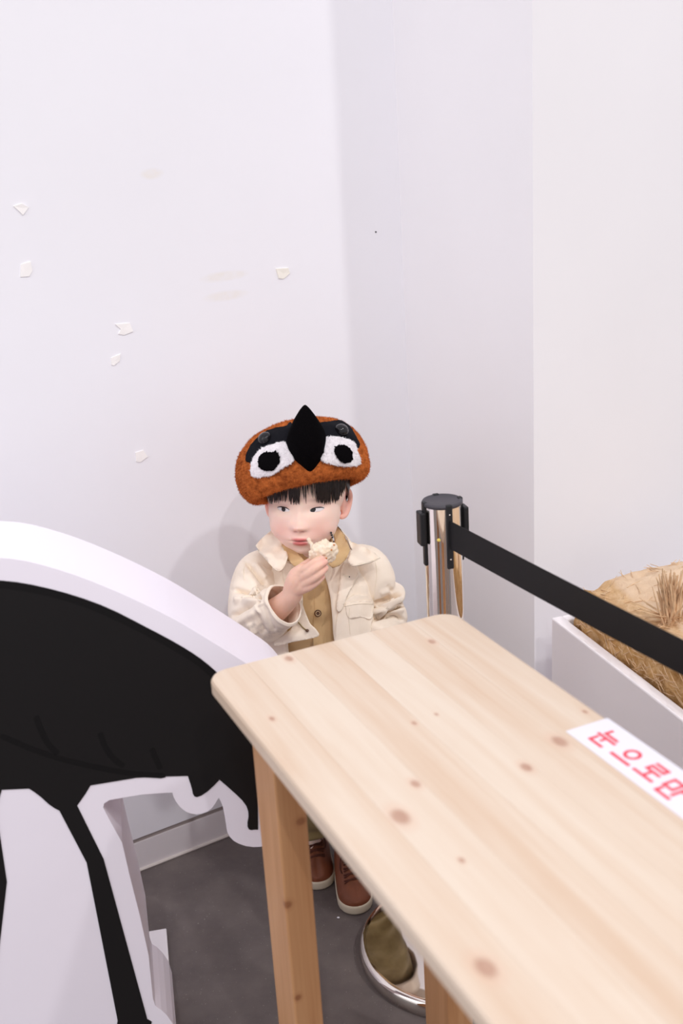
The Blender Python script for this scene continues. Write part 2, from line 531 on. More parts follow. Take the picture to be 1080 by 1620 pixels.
# tape scraps left on the wall
M_tape = plain('torn_white_tape', srgb(245, 242, 240), .5, .3)
M_tapey = plain('torn_cream_tape', srgb(240, 236, 226), .5, .3)
def scrap(poly, label, mat):
    cx = sum(p[0] for p in poly) / len(poly); cy = sum(p[1] for p in poly) / len(poly)
    base = wallpt(cx, cy)
    ring = [wallpt(x, y, .0008 + random.uniform(.0004, .002)) for x, y in poly]
    back = [wallpt(x, y, -.0002) for x, y in poly]
    c = wallpt(cx, cy, .0016); n = len(poly)
    v = [c] + ring + back
    f = [(0, 1 + i, 1 + (i + 1) % n) for i in range(n)] + [(1 + i, 1 + n + i, 1 + n + (i + 1) % n, 1 + (i + 1) % n) for i in range(n)] + [tuple(range(1 + n, 1 + 2 * n))[::-1]]
    return tag(obj('tape_scrap', v, f, mat, smooth=False), label, 'tape')
scrap([(182, 513), (205, 511), (210, 524), (196, 530), (187, 528), (191, 521)], 'crumpled white tape scrap on the wall, widest one, above the cut-out bird', M_tape)
scrap([(175, 566), (190, 560), (189, 571), (180, 578), (176, 577)], 'faint white tape scrap right under the crumpled one on the wall', M_tape)
scrap([(214, 716), (226, 712), (233, 722), (222, 731), (215, 730)], 'white tape scrap on the wall left of the plush hat, lowest of them', M_tape)
scrap([(436, 425), (455, 424), (458, 432), (448, 441), (440, 440)], 'cream tape scrap high on the wall above the plush hat', M_tapey)
scrap([(33, 418), (48, 414), (51, 428), (46, 437), (32, 438)], 'curled square tape scrap on the wall near the left edge of the photo', M_tape)
scrap([(21, 326), (34, 322), (45, 328), (36, 340)], 'pointed tape scrap on the wall, highest near the left edge', M_tape)
p = wallpt(594, 367)
v, f = lathe([(.0016, 0), (.0016, .0012), (.0006, .0018)], p - NV * .0, 10, np.array(Matrix.Rotation(0, 3, 'X')) @ np.stack([U, [0, 0, 1], -NV], 1))
tag(obj('nail', v, f, M_plastic), 'tiny black nail in the wall above the plush hat', 'nail')

# ================================================================== cut-out bird board
BN = np.array([-.17, .985, 0]); BN /= np.linalg.norm(BN)          # away from the camera
BD = np.array([BN[1], -BN[0], 0])
B0 = np.array([-.40, 1.53, 0])
def bpt(x, y, lift=0.0):
    d = ray(x, y); t = ((B0 - np.array([0, 0, 0])) @ BN - 0) / (d @ BN)
    p = d * t; p[2] += H; return p - BN * lift
BT = .155
board = thing('cutout_bird', tuple(bpt(150, 1400) * [1, 1, 0]), 'big white foam board standee printed with a black bird, left of the table', 'standee')

def prism(poly, lift0, lift1, fn=bpt):
    """poly in the picture of the front plane; closed outline extruded along the plane normal."""
    n = len(poly)
    pts = [Vector(p) for p in poly]
    r = delaunay_2d_cdt(pts, [], [list(range(n))], 1, 1e-7)
    P = [(p[0], p[1]) for p in r[0]]; F = [tuple(t) for t in r[2]]; m = len(P)
    idx = {i: k for k, src in enumerate(r[3]) for i in src}
    v = [fn(x, y, lift1) for x, y in P] + [fn(x, y, lift0) for x, y in P]
    f = [t for t in F] + [tuple(i + m for i in t[::-1]) for t in F]
    ring = [idx[i] for i in range(n)]
    f += [(ring[(i + 1) % n], ring[i], ring[i] + m, ring[(i + 1) % n] + m) for i in range(n)]
    me = bpy.data.meshes.new('t'); me.from_pydata([tuple(p) for p in v], [], f)
    bm = bmesh.new(); bm.from_mesh(me); bmesh.ops.recalc_face_normals(bm, faces=bm.faces)
    v = [np.array(x.co) for x in bm.verts]; f = [tuple(x.index for x in q.verts) for q in bm.faces]
    bm.free(); bpy.data.meshes.remove(me)
    return v, f

def curve2(pts, n): return [tuple(p) for p in spline(pts, n)]
top = curve2([(-330, 1010), (-230, 925), (-120, 890), (0, 882), (89, 900), (178, 933), (267, 975), (330, 1012), (378, 1042), (415, 1066), (449, 1091), (472, 1125), (482, 1180), (484, 1220)], 46)
right_in = curve2([(484, 1220), (480, 1270), (462, 1312), (425, 1336), (397, 1340), (372, 1332), (360, 1318), (358, 1302), (352, 1275), (346, 1262)], 22)
arch = curve2([(346, 1262), (334, 1280), (316, 1288), (298, 1286), (284, 1276), (275, 1262), (273, 1254)], 14)
under = [(262, 1254.5), (225, 1257), (195, 1262), (173, 1266), (165, 1271), (163, 1278)]
leg_r = [(172, 1295), (193, 1333), (205, 1385), (222, 1452), (235, 1511), (242, 1580), (246, 1592)]
foot = curve2([(246, 1592), (262, 1604), (278, 1630), (280, 1665), (268, 1685)], 8)
bottom = [(268, 1692), (-200, 1714)]
left = [(-260, 1600), (-290, 1400), (-330, 1200), (-380, 1080)]
outline = []
for seg in (top, right_in, arch, under, leg_r, foot, bottom, left):
    for p in seg:
        if not outline or math.hypot(p[0] - outline[-1][0], p[1] - outline[-1][1]) > .8: outline.append(p)
# bring the bottom edge onto the floor
def on_floor(x):
    y = 1650.0
    for _ in range(40): y += (bpt(x, y)[2]) * 900
    return (x, y)
outline = [on_floor(x) if (x, y) in ((268, 1692), (-200, 1714)) else (x, y) for x, y in outline]
v, f = prism(outline, 0, -BT)
o = obj('board', v, f, M_board, board, smooth=False)
finish(o, bevel=.003, seg=2)
# printed bird, a thin layer on the front
bird_top = curve2([(-260, 985), (-160, 935), (-80, 921), (0, 918), (78, 931), (160, 957), (233, 993), (290, 1024), (330, 1052), (362, 1086), (390, 1140), (402, 1200), (407, 1260), (408, 1312)], 40)
bird_tail = curve2([(408, 1312), (402, 1312), (394, 1312), (391, 1304), (393, 1288), (388, 1272), (372, 1255), (347, 1233)], 14)
bird_low = curve2([(347, 1233), (330, 1250), (314, 1260), (306, 1258), (303, 1246), (297, 1227)], 10) + [(255, 1228), (215, 1230), (143, 1242)]
knee = curve2([(143, 1242), (136, 1254), (122, 1274)], 5)
bleg = [(164, 1359), (233, 1612), (240, 1616), (232, 1650), (180, 1655), (186, 1614), (137, 1364), (94, 1282)]
belly = curve2([(94, 1282), (80, 1274), (62, 1258), (46, 1247)], 6)
bleft = [(3, 1249), (-6, 1280), (11, 1395), (-8, 1560), (-14, 1655), (-60, 1655), (-34, 1540), (-18, 1395), (-36, 1290), (-60, 1252), (-180, 1225), (-270, 1120)]
bird = []
for seg in (bird_top, bird_tail, bird_low, knee, bleg, belly, bleft):
    for p in seg:
        if not bird or math.hypot(p[0] - bird[-1][0], p[1] - bird[-1][1]) > .8: bird.append(p)
v, f = prism(bird, -.0005, .0012)
pb = obj('printed_bird', v, f, M_black, board, smooth=False)
def stroke(poly_pts, w, lift=.0014):
    """Flat painted line on the board."""
    Q = spline(poly_pts, 8 * len(poly_pts)); P = np.array([bpt(x, y, 0) for x, y in Q]); T = np.gradient(P, axis=0)
    v = []; f = []; n = len(P)
    for i, (p, t) in enumerate(zip(P, T)):
        q = np.cross(t, BN); q /= np.linalg.norm(q); k = w * (1 if 0 < i < n - 1 else .5)
        for z in (lift, .0008):
            for e in (-k, k): v.append(p - BN * z + q * e)
    for i in range(n - 1):
        a, b = 4 * i, 4 * i + 4; f += [(a, a + 1, b + 1, b), (a + 2, b + 2, b + 3, a + 3), (a, b, b + 2, a + 2), (a + 1, a + 3, b + 3, b + 1)]
    f += [(0, 2, 3, 1), (4 * n - 4, 4 * n - 3, 4 * n - 1, 4 * n - 2)]
    return v, f
for pts in ([(0, 1163), (60, 1188), (120, 1206), (200, 1222), (262, 1227)], [(57, 1132), (64, 1152), (76, 1176), (92, 1192)], [(158, 1158), (166, 1180), (180, 1200), (196, 1212)], [(240, 1183), (246, 1198), (254, 1216)]):
    v, f = stroke(pts, .0045); obj('feather_line', v, f, M_black2, pb, smooth=False)
P = [p for p in bird_top if -200 < p[0] < 380]
v, f = stroke([(x - 2, y + 6) for x, y in P[::3]], .0055, .0014); obj('outline_band', v, f, M_black2, pb, smooth=False)
# floor plate with gusset behind
a = TZ(263, 1468, .012); dirb = -BN
q = [a, a - BD * .26, a - BD * .26 + dirb * .30, a + dirb * .30]
v = [p * [1, 1, 0] + [0, 0, z] for z in (.001, .012) for p in q]
o = obj('floor_plate', v, [(0, 3, 2, 1), (4, 5, 6, 7), (0, 1, 5, 4), (1, 2, 6, 5), (2, 3, 7, 6), (3, 0, 4, 7)], M_white, board, smooth=False); finish(o, bevel=.002)

# ================================================================== table
TA = math.radians(-66.1); L3 = np.array([math.cos(TA), math.sin(TA), 0]); S3 = np.array([-L3[1], L3[0], 0])
KT = .947; TC = np.array([-.198, 1.495, 0]) * KT + np.array([-.0105, .0100, 0]); TH = .78; TW_ = .4015 * KT + .004; TL = 1.2; TT = .026
table = thing('wooden_table', tuple(TC), 'pale pine table with rounded corners, in front of the child', 'table', TA)
def tl(p):                                     # world -> table local
    d = np.asarray(p) - TC; return np.array([d @ L3, d @ S3, d[2]])
knots = []
for x, y, r in ((457, 1042, .0075), (683, 1015, .0065), (657, 1240, .007), (633, 1292, .013), (832, 1214, .008), (885, 1173, .011), (730, 1361, .004), (768, 1531, .012), (655, 1144, .004), (690, 1130, .003), (925, 1126, .004), (430, 1137, .005)):
    q = tl(TZ(x, y, TH)); knots.append((q[0], q[1], q[2], r * 1.15, r * .72, .02))
M_wood = wood_mat('pine_top', knots)
def rrect(x0, y0, x1, y1, r, n=6):
    out = []
    for cx, cy, a0 in ((x1 - r, y1 - r, 0), (x0 + r, y1 - r, 90), (x0 + r, y0 + r, 180), (x1 - r, y0 + r, 270)):
        for k in range(n + 1):
            a = math.radians(a0 + 90 * k / n); out.append((cx + r * math.cos(a), cy + r * math.sin(a)))
    return out
def top_bm():
    bm = bmesh.new(); rings = []
    R = .028
    for ins, z in ((.004, TH - TT), (0, TH - TT + .004), (0, TH - .006), (.0018, TH - .002), (.006, TH)):
        rings.append([bm.verts.new((x, y, z)) for x, y in rrect(ins, ins, TL - ins, TW_ - ins, R)])
    n = len(rings[0])
    for a, b in zip(rings, rings[1:]):
        for i in range(n): bm.faces.new((a[i], a[(i + 1) % n], b[(i + 1) % n], b[i]))
    bm.faces.new(rings[0][::-1]); bm.faces.new(rings[-1])
    return bm
cuts = [0, .059, .124, .186, .248, .313, TW_]
for k in range(6):
    bm = top_bm()
    for s, side in ((cuts[k], -1), (cuts[k + 1], 1)):
        if 0 < s < TW_ - 1e-6:
            gm = bm.verts[:] + bm.edges[:] + bm.faces[:]
            r = bmesh.ops.bisect_plane(bm, geom=gm, plane_co=(0, s - side * .0001, 0), plane_no=(0, side, 0), clear_outer=True)
            ed = [e for e in r['geom_cut'] if isinstance(e, bmesh.types.BMEdge)]
            bmesh.ops.holes_fill(bm, edges=ed, sides=0)
    bmesh.ops.recalc_face_normals(bm, faces=bm.faces)
    me = bpy.data.meshes.new('stave'); bm.to_mesh(me); bm.free(); me.materials.append(M_wood)
    o = bpy.data.objects.new('stave', me); COL.objects.link(o); o.parent = table
lk = [(.115, .04, .40, .012, .012, .009), (.115, .078, .46, .01, .009, .008), (.1, .04, .28, .01, .01, .008), (.115, .06, .575, .008, .006, .006)]
M_leg = wood_mat('pine_leg', halo=srgb(176, 120, 78), knots=[(.115, .078, .585, .007, .007, .006), (.115, .048, .46, .008, .007, .006), (.115, .052, .30, .005, .005, .005)], axis=2, light=srgb(216, 166, 120), dark=srgb(186, 131, 86))
for x0, y0 in ((.035, .045), (.035, TW_ - .038 - .052), (TL - .109, .045), (TL - .109, TW_ - .038 - .052)):
    v, f = box_vf((x0, y0, 0), (x0 + .080, y0 + .043, TH - TT))
    o = obj('leg', v, f, M_leg, table, smooth=False, local=True); finish(o, bevel=.003, seg=2)
for y0 in (.06, TW_ - .06 - .02):
    v, f = box_vf((.109, y0 + .01, TH - TT - .045), (TL - .109, y0 + .03 - .01, TH - TT))
    o = obj('apron', v, f, M_leg, table, smooth=False, local=True); finish(o, bevel=.002)

# paper sign on the table
s_a = tl(TZ(895, 1158, TH)); s_b = tl(TZ(960, 1136, TH))
sy0, sy1 = s_a[1], s_b[1] ; sx0 = (s_a[0] + s_b[0]) / 2
sign = thing('paper_sign', tuple(TC + L3 * sx0 + S3 * sy0 + [0, 0, TH]), 'white paper strip with red Korean lettering lying on the pine table', 'sign', TA)
SWID = sy1 - sy0; SLEN = .38
gv = []; gf = []
nx, ny = 16, 4
for k in (0, 1):
    for i in range(nx + 1):
        for j in range(ny + 1):
            gv.append((SLEN * i / nx, SWID * j / ny, .0002 + .0005 * k))
m0 = (nx + 1) * (ny + 1)
for i in range(nx):
    for j in range(ny):
        a = i * (ny + 1) + j; gf.append((a + m0, a + ny + 1 + m0, a + ny + 2 + m0, a + 1 + m0)); gf.append((a, a + 1, a + ny + 2, a + ny + 1))
rim = [i * (ny + 1) for i in range(nx + 1)] + [nx * (ny + 1) + j for j in range(1, ny + 1)] + [i * (ny + 1) + ny for i in range(nx - 1, -1, -1)] + [j for j in range(ny - 1, 0, -1)]
for i in range(len(rim)):
    a, b = rim[i], rim[(i + 1) % len(rim)]; gf.append((a, b, b + m0, a + m0))
obj('paper', gv, gf, M_paper, sign, smooth=False, local=True)
GL = {
 'nun': [[(.18, .98), (.18, .72), (.84, .72)], [(.04, .53), (.96, .53)], [(.5, .53), (.5, .32)], [(.18, .36), (.18, .06), (.84, .06)]],
 'eu': ['o', [(.04, .14), (.96, .14)]],
 'ro': [[(.2, .95), (.8, .95), (.8, .745), (.2, .745), (.2, .52), (.84, .52)], [(.5, .46), (.5, .14)], [(.04, .12), (.96, .12)]],
 'man': [[(.08, .92), (.52, .92), (.52, .46), (.08, .46), (.08, .92)], [(.75, 1.0), (.75, .28)], [(.75, .66), (.96, .66)], [(.2, .3), (.2, .05), (.86, .05)]],
}
def glyph(strokes, x0, y0, w, h, t=.0022):
    mb = MB()
    def bar(a, b):
        d = b - a; l = np.linalg.norm(d); d /= l; nn = np.array([-d[1], d[0]])
        a2 = a - d * t; b2 = b + d * t
        q = [a2 + nn * t, a2 - nn * t, b2 - nn * t, b2 + nn * t]
        v = [(p[0], p[1], z) for z in (.0006, .00085 + .00002 * len(mb.f) / 6) for p in q]
        mb.add(v, [(0, 3, 2, 1), (4, 5, 6, 7), (0, 1, 5, 4), (1, 2, 6, 5), (2, 3, 7, 6), (3, 0, 4, 7)])
    for s in strokes:
        if s == 'o':
            n = 28; v = []
            for z in (.00072, .00095):
                for e in (-t, t):
                    v += [(x0 + .5 * w + (.27 * w + e) * math.cos(k * 2 * math.pi / n), y0 + .66 * h + (.25 * h + e) * math.sin(k * 2 * math.pi / n), z) for k in range(n)]
            q = []
            for k in range(n):
                j = (k + 1) % n
                q += [(2 * n + k, 3 * n + k, 3 * n + j, 2 * n + j), (k, j, n + j, n + k), (n + k, n + j, 3 * n + j, 3 * n + k), (k, 2 * n + k, 2 * n + j, j)]
            mb.add(v, q); continue
        pts = [np.array([x0 + p[0] * w, y0 + p[1] * h]) for p in s]
        for a, b in zip(pts, pts[1:]): bar(a, b)
    return mb
for g, px, py in (('nun', 958, 1170), ('eu', 994, 1197), ('ro', 1031, 1222), ('man', 1064, 1250)):
    q = tl(TZ(px, py, TH)); gw = .031; gh = SWID * .56
    mb = glyph(GL[g], q[0] - sx0 - gw / 2, q[1] - sy0 - gh / 2, gw, gh)
    obj('printed_character', mb.v, mb.f, M_red, sign, smooth=False, local=True)

p = TZ(535, 1453, 0)
v, f = ellipsoid(p + [0, 0, .002], (.003, .002, .0015), nu=8, nv=6)
tag(obj('floor_crumb', v, f, M_paper), 'tiny white crumb on the dark floor in front of the shoes', 'crumb')

# ================================================================== stanchion with belt
SP = np.array([.162, 1.772, 0])
post = thing('stanchion', tuple(SP), 'polished steel barrier post with black cap and round base, behind the table', 'stanchion')
v, f = lathe([(.0, .031), (.045, .031), (.164, .030), (.1735, .0285), (.177, .024), (.178, .016), (.1775, .002), (.174, .0), (0, 0)], SP, 96)
obj('base', v, f, M_chrome, post, label='wide round polished steel base')
PR = .0305; PT = .883
v, f = lathe([(PR, .03), (PR, PT)], SP, 64, caps=False); obj('pole', v, f, M_chrome, post)
v, f = lathe([(PR + .0006, PT - .004), (PR + .002, PT - .003), (PR + .0022, PT + .001), (PR + .001, PT + .0028), (PR - .002, PT + .003), (PR - .0035, PT + .0018), (0, PT + .0018)], SP, 64)
obj('cap', v, f, M_cap, post, label='dark grey plastic cap')
bdir = (TZ(1080, 1030, .85) - TZ(705, 845, .85)); bdir[2] = 0; bdir /= np.linalg.norm(bdir)
bside = np.array([-bdir[1], bdir[0], 0])
def radial_box(ang, r0, r1, w, z0, z1):
    d = np.array([math.cos(ang), math.sin(ang), 0]); s = np.array([-d[1], d[0], 0])
    v = [SP + d * r + s * k + np.array([0, 0, z]) for z in (z0, z1) for r, k in ((r0, -w), (r1, -w), (r1, w), (r0, w))]
    return v, [(0, 3, 2, 1), (4, 5, 6, 7), (0, 1, 5, 4), (1, 2, 6, 5), (2, 3, 7, 6), (3, 0, 4, 7)]
ba = math.atan2(bdir[1], bdir[0]) - math.radians(14)
for k in range(4):
    a = ba + k * math.pi / 2
    v, f = radial_box(a, PR - .004, PR + .0035, .0055, PT - .105, PT + .004)
    s = obj('slot_strip', v, f, M_plastic, post, smooth=False); finish(s, bevel=.002)
    if k:
        v, f = radial_box(a, PR + .002, PR + .011, .011, PT - .068, PT - .012)
        o = obj('belt_clip', v, f, M_plastic, post, smooth=False); finish(o, bevel=.002)
for zz in (PT - .012, PT - .088):
    v, f = ellipsoid(SP + np.array([math.cos(ba), math.sin(ba), 0]) * (PR + .0035) + [0, 0, zz], (.0016, .0016, .0016), nu=8, nv=6)
    obj('screw', v, f, M_chrome, post)
# belt ribbon
b0 = SP + np.array([math.cos(ba), math.sin(ba), 0]) * (PR + .002)
zt, zb = PT - .022, PT - .070
bl = 1.35; v = []; nseg = 40
for i in range(nseg + 1):
    t = i / nseg; sag = -.012 * math.sin(math.pi * t)
    for k in (-.0006, .0006):
        for z in (zt, zb): v.append(b0 + bdir * bl * t + bside * k + np.array([0, 0, z + sag]))
f = []
for i in range(nseg):
    a = i * 4; b = a + 4
    f += [(a, a + 1, b + 1, b), (a + 3, a + 2, b + 2, b + 3), (a + 2, a, b, b + 2), (a + 1, a + 3, b + 3, b + 1)]
f += [(0, 2, 3, 1), (nseg * 4, nseg * 4 + 1, nseg * 4 + 3, nseg * 4 + 2)]
obj('belt', v, f, M_belt, post, smooth=False, label='black webbing belt stretched over the table side')
v, f = ellipsoid(SP + [-.009, -PR + .0016, PT - .055], (.004, .001, .003), nu=10, nv=6)
obj('paint_speck', v, f, plain('yellow_speck', srgb(240, 214, 110), .6), post, label='small yellow speck on the pole')

# ================================================================== plinth with straw block
PH = .55
pa = TZ(872, 977, PH); pbv = TZ(1080, 1140, PH)
pd = pbv - pa; pd /= np.linalg.norm(pd); ps = np.array([-pd[1], pd[0], 0])     # ps points to the right, away
if ps[0] < 0: ps = -ps
plinth = thing('display_tray', tuple(pa * [1, 1, 0]), 'white raised display box with an open top, right behind the belt', 'display box')
def plank(name, o0, ln, wd_, z0, z1, mat):
    q = [o0, o0 + pd * ln, o0 + pd * ln + ps * wd_, o0 + ps * wd_]
    v = [np.array([p[0], p[1], z]) for z in (z0, z1) for p in q]
    o = obj(name, v, [(0, 3, 2, 1), (4, 5, 6, 7), (0, 1, 5, 4), (1, 2, 6, 5), (2, 3, 7, 6), (3, 0, 4, 7)], mat, plinth, smooth=False)
    bm = bmesh.new(); bm.from_mesh(o.data); bmesh.ops.recalc_face_normals(bm, faces=bm.faces); bm.to_mesh(o.data); bm.free()
    return finish(o, bevel=.003)
PLN = 1.3; PWD = .55
plank('side_panel', pa, PLN, .022, 0, PH, M_white)
plank('side_panel', pa + ps * .022, .022, PWD - .022, 0, PH, M_white)
plank('tray_bottom', pa + ps * .022 + pd * .022, PLN - .022, PWD - .022, PH - .09, PH - .06, M_white)

def straw_mat():
    m, nt, b = nodes('straw_and_mud'); v = coord(nt)
    f = noise_n(nt, v, 55, 6, .7, .4); g = noise_n(nt, v, 14, 4, .6)
    geo = nt.nodes.new('ShaderNodeTexCoord'); sep = nt.nodes.new('ShaderNodeSeparateXYZ'); nt.links.new(geo.outputs['Object'], sep.inputs[0])
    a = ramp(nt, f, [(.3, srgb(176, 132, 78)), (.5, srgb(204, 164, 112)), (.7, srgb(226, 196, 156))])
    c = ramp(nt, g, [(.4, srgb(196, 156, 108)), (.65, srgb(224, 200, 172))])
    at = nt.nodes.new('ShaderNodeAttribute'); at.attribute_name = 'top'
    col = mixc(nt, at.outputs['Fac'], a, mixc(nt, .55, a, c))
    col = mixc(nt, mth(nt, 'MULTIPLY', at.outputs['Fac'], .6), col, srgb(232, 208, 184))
    nt.links.new(col, b.inputs['Base Color'])
    b.inputs['Roughness'].default_value = .95; b.inputs['Specular IOR Level'].default_value = .1
    bump(nt, b, f, .8, .006)
    return m
blk0 = pa * [1, 1, 0] + ps * .024 + pd * .03
BLN, BWD, BZ0 = 1.2, .46, PH - .0575
base = blk0 + pd * .3 + ps * .2
mb = MB(); NXg, NYg = 150, 60
def blk(u, w, z): return blk0 + pd * (u * BLN) + ps * (w * BWD) + np.array([0, 0, z])
V = []; F = []; TOPV = []
prof = [(0.0, 0.0)]
# cross rows: front side (z from bottom to top), top (w from 0 to 1), back side
rows = [('f', t) for t in np.linspace(0, 1, 14)] + [('t', t) for t in np.linspace(0, 1, 46)[1:]] + [('b', t) for t in np.linspace(1, 0, 8)[1:]]
HB = .135
for i in range(NXg + 1):
    u = i / NXg
    for k, t in rows:
        e0 = min(1, u / .035); e0 = math.sqrt(max(0, 1 - (1 - e0) ** 2))
        hh = HB * (.55 + .45 * e0) + .012 * nz((u * 4, 0, 0), 1, 3.3)
        if k == 'f': p = blk(u, 0, BZ0 + hh * t); inw = .014 * t ** 3
        elif k == 't': p = blk(u, t, BZ0 + hh + .016 * math.sin(t * math.pi)); inw = .014 * (1 - t) ** 8
        else: p = blk(u, 1, BZ0 + hh * t); inw = 0
        d = .010 * fbm(p, 26, 1.0, 4) + .014 * nz(p, 9, 5)
        p = p + ps * (inw + (max(d, -.004) + .004 if k == 'f' else 0)) + np.array([0, 0, d if k == 't' else 0]) + pd * .006 * nz(p, 30, 8)
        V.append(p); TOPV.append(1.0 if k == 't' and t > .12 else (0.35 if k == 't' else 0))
K = len(rows)
for i in range(NXg):
    for j in range(K - 1): F.append((i * K + j, i * K + j + 1, (i + 1) * K + j + 1, (i + 1) * K + j))
F.append(tuple(range(K))); F.append(tuple(NXg * K + j for j in range(K))[::-1])
block = thing('straw_block', tuple(base * [1, 1, 0] + [0, 0, BZ0]), 'rough golden block of packed straw and mud lying in the white display box', 'straw block')
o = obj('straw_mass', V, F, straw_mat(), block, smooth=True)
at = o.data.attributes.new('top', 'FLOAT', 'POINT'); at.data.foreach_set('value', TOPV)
straw_bvh = bvh_of(o)
M_straw = plain('dry_straw', srgb(230, 196, 158), .8, .15, var=.3, vscale=60)
mb = MB()
for k in range(330):
    u, w = random.uniform(.01, .75), random.uniform(-.01, .8) ** 1.0
    p = blk(u, max(w, .005), BZ0 + HB + .04)
    r = straw_bvh.ray_cast(Vector(p), Vector((0, 0, -1)))
    if r[0] is None: continue
    p = np.array(r[0]); a = random.uniform(0, 6.28); l = random.uniform(.012, .04)
    d = np.array([math.cos(a), math.sin(a), random.uniform(-.1, .25)]) * l
    q, f2 = tube([p - d / 2 + [0, 0, .001], p + [0, 0, .002], p + d / 2 + [0, 0, .001]], [.0006, .0008, .0005], 4, 3, False)
    mb.add(q, f2)
for k in range(260):                            # strands in the front side
    u = random.uniform(.005, .7); z = BZ0 + random.uniform(.05, HB)
    p = blk(u, 0, z) + ps * .002; a = random.uniform(-.9, .9); l = random.uniform(.015, .04)
    d = (pd * math.cos(a) + np.array([0, 0, math.sin(a)])) * l
    q, f2 = tube([p - d / 2, p - ps * .001, p + d / 2], [.0005, .0008, .0005], 4, 3, False); mb.add(q, f2)
obj('loose_straw', mb.v, mb.f, M_straw, block, kind='stuff')
# tuft of dried grass
h = hit(straw_bvh, 1062, 982)
t0 = h[0] if h else TZ(1062, 982, BZ0 + HB)
tuft = thing('dried_grass_tuft', tuple(t0), 'upright tuft of dry beige grass stalks stuck into the straw block', 'dry grass')
mb = MB()
for k in range(95):
    a = random.uniform(0, 6.28); r0 = random.uniform(0, .016); sp = random.gauss(0, .22)
    b = t0 + np.array([r0 * math.cos(a), r0 * math.sin(a), -.006])
    lean = np.array([random.gauss(-.02, .17), random.gauss(0, .14), 1.0]); lean /= np.linalg.norm(lean)
    l = random.uniform(.05, .098)
    w_ = random.uniform(.0016, .0030)
    q, f2 = tube([b, b + lean * l * .5, b + lean * l + np.array([random.gauss(0, .004), random.gauss(0, .004), 0])], [w_, w_ * .9, w_ * .35], 5, 5, False)
    mb.add(q, f2)
for k in range(26):
    a = random.uniform(2.2, 5.2); l = random.uniform(.03, .075); b = t0 + np.array([0, 0, .003])
    d = np.array([math.cos(a), math.sin(a) * .8, random.uniform(.1, .6)])
    q, f2 = tube([b, b + d * l * .6, b + d * l], [.0012, .001, .0005], 5, 4, False); mb.add(q, f2)
obj('stalks', mb.v, mb.f, M_straw, tuft, kind='stuff')

# ================================================================== the child
CH = np.array([-.05, 2.06, 0])
child = thing('person', tuple(CH), 'small child in cream jacket and tan shirt eating behind the pine table', 'person')

# ---- head frame
HC = W(484, 791, 2.035)
yaw, pit, rol = math.radians(-8), math.radians(6), math.radians(1.5)
RM = np.array(Matrix.Rotation(yaw, 3, 'Z') @ Matrix.Rotation(-pit, 3, 'X') @ Matrix.Rotation(rol, 3, 'Y'))
def hl(p): return RM.T @ (np.asarray(p) - HC)           # world -> head: x child's left, -y face, z up
def hw(p): return HC + RM @ np.asarray(p, float)

def g2(x, z, cx, cz, sx, sz): return math.exp(-.5 * (((x - cx) / sx) ** 2 + ((z - cz) / sz) ** 2))

mb = MB()
# cranium, cheeks, jaw (closed shells, fused below by remeshing)
for c, r in (((0, .010, .030), (.076, .088, .080)), ((0, -.022, -.018), (.066, .060, .062)), ((0, -.030, -.046), (.053, .050, .042)), ((.028, -.036, -.036), (.034, .034, .034)), ((-.028, -.036, -.036), (.034, .034, .034)), ((0, -.040, -.068), (.026, .028, .022))):
    v, f = ellipsoid(hw(c), r, RM, 40, 26); mb.add(v, f)
# ears
for s in (-1, 1):
    pts = [(s * .064, .004, .012), (s * .073, .014, .018), (s * .079, .022, .006), (s * .077, .020, -.014), (s * .071, .010, -.029), (s * .065, .003, -.032)]
    v, f = tube([hw(p) for p in pts], [.0045, .005, .005, .005, .0055, .005], 12); mb.add(v, f)
    v, f = ellipsoid(hw((s * .067, .010, -.007)), (.006, .014, .025), RM, 20, 14); mb.add(v, f)
# neck and trunk (under the clothes)
NB = W(492, 905, 2.07)
v, f = tube([hw((0, .02, -.03)), hw((0, .024, -.07)), NB, NB - [0, 0, .05]], [.040, .037, .038, .045], 24); mb.add(v, f)
trunk = [NB - [0, 0, .02], NB - [0, .0, .08], NB - [0, 0, .18], np.array([-.05, 2.06, .38])]
v, f = tube(trunk, [.045, .066, .070, .074], 24); mb.add(v, f)
SHL, SHR = W(402, 902, 2.065), W(592, 896, 2.075)
for sh in (SHL, SHR):
    v, f = tube([NB - [0, 0, .035], sh], [.04, .03], 16); mb.add(v, f)
# right arm (left in the picture), raised
EL = W(398, 990, 1.975); WR = W(458, 946, 1.905)
v, f = tube([SHL, (SHL + EL) / 2, EL], [.026, .020, .020], 16); mb.add(v, f)
v, f = tube([EL, EL * .5 + WR * .5 + [0, 0, -.004], WR, W(467, 925, 1.90)], [.020, .0235, .0185, .0185], 18); mb.add(v, f)
# palm
PALM = [W(463, 936, 1.902), W(472, 915, 1.897), W(481, 905, 1.890)]
v, f = tube(PALM, [.0185, .0205, .0165], 18); mb.add(v, f)
v, f = tube([W(470, 930, 1.895), W(483, 924, 1.885)], [.0155, .0125], 16); mb.add(v, f)
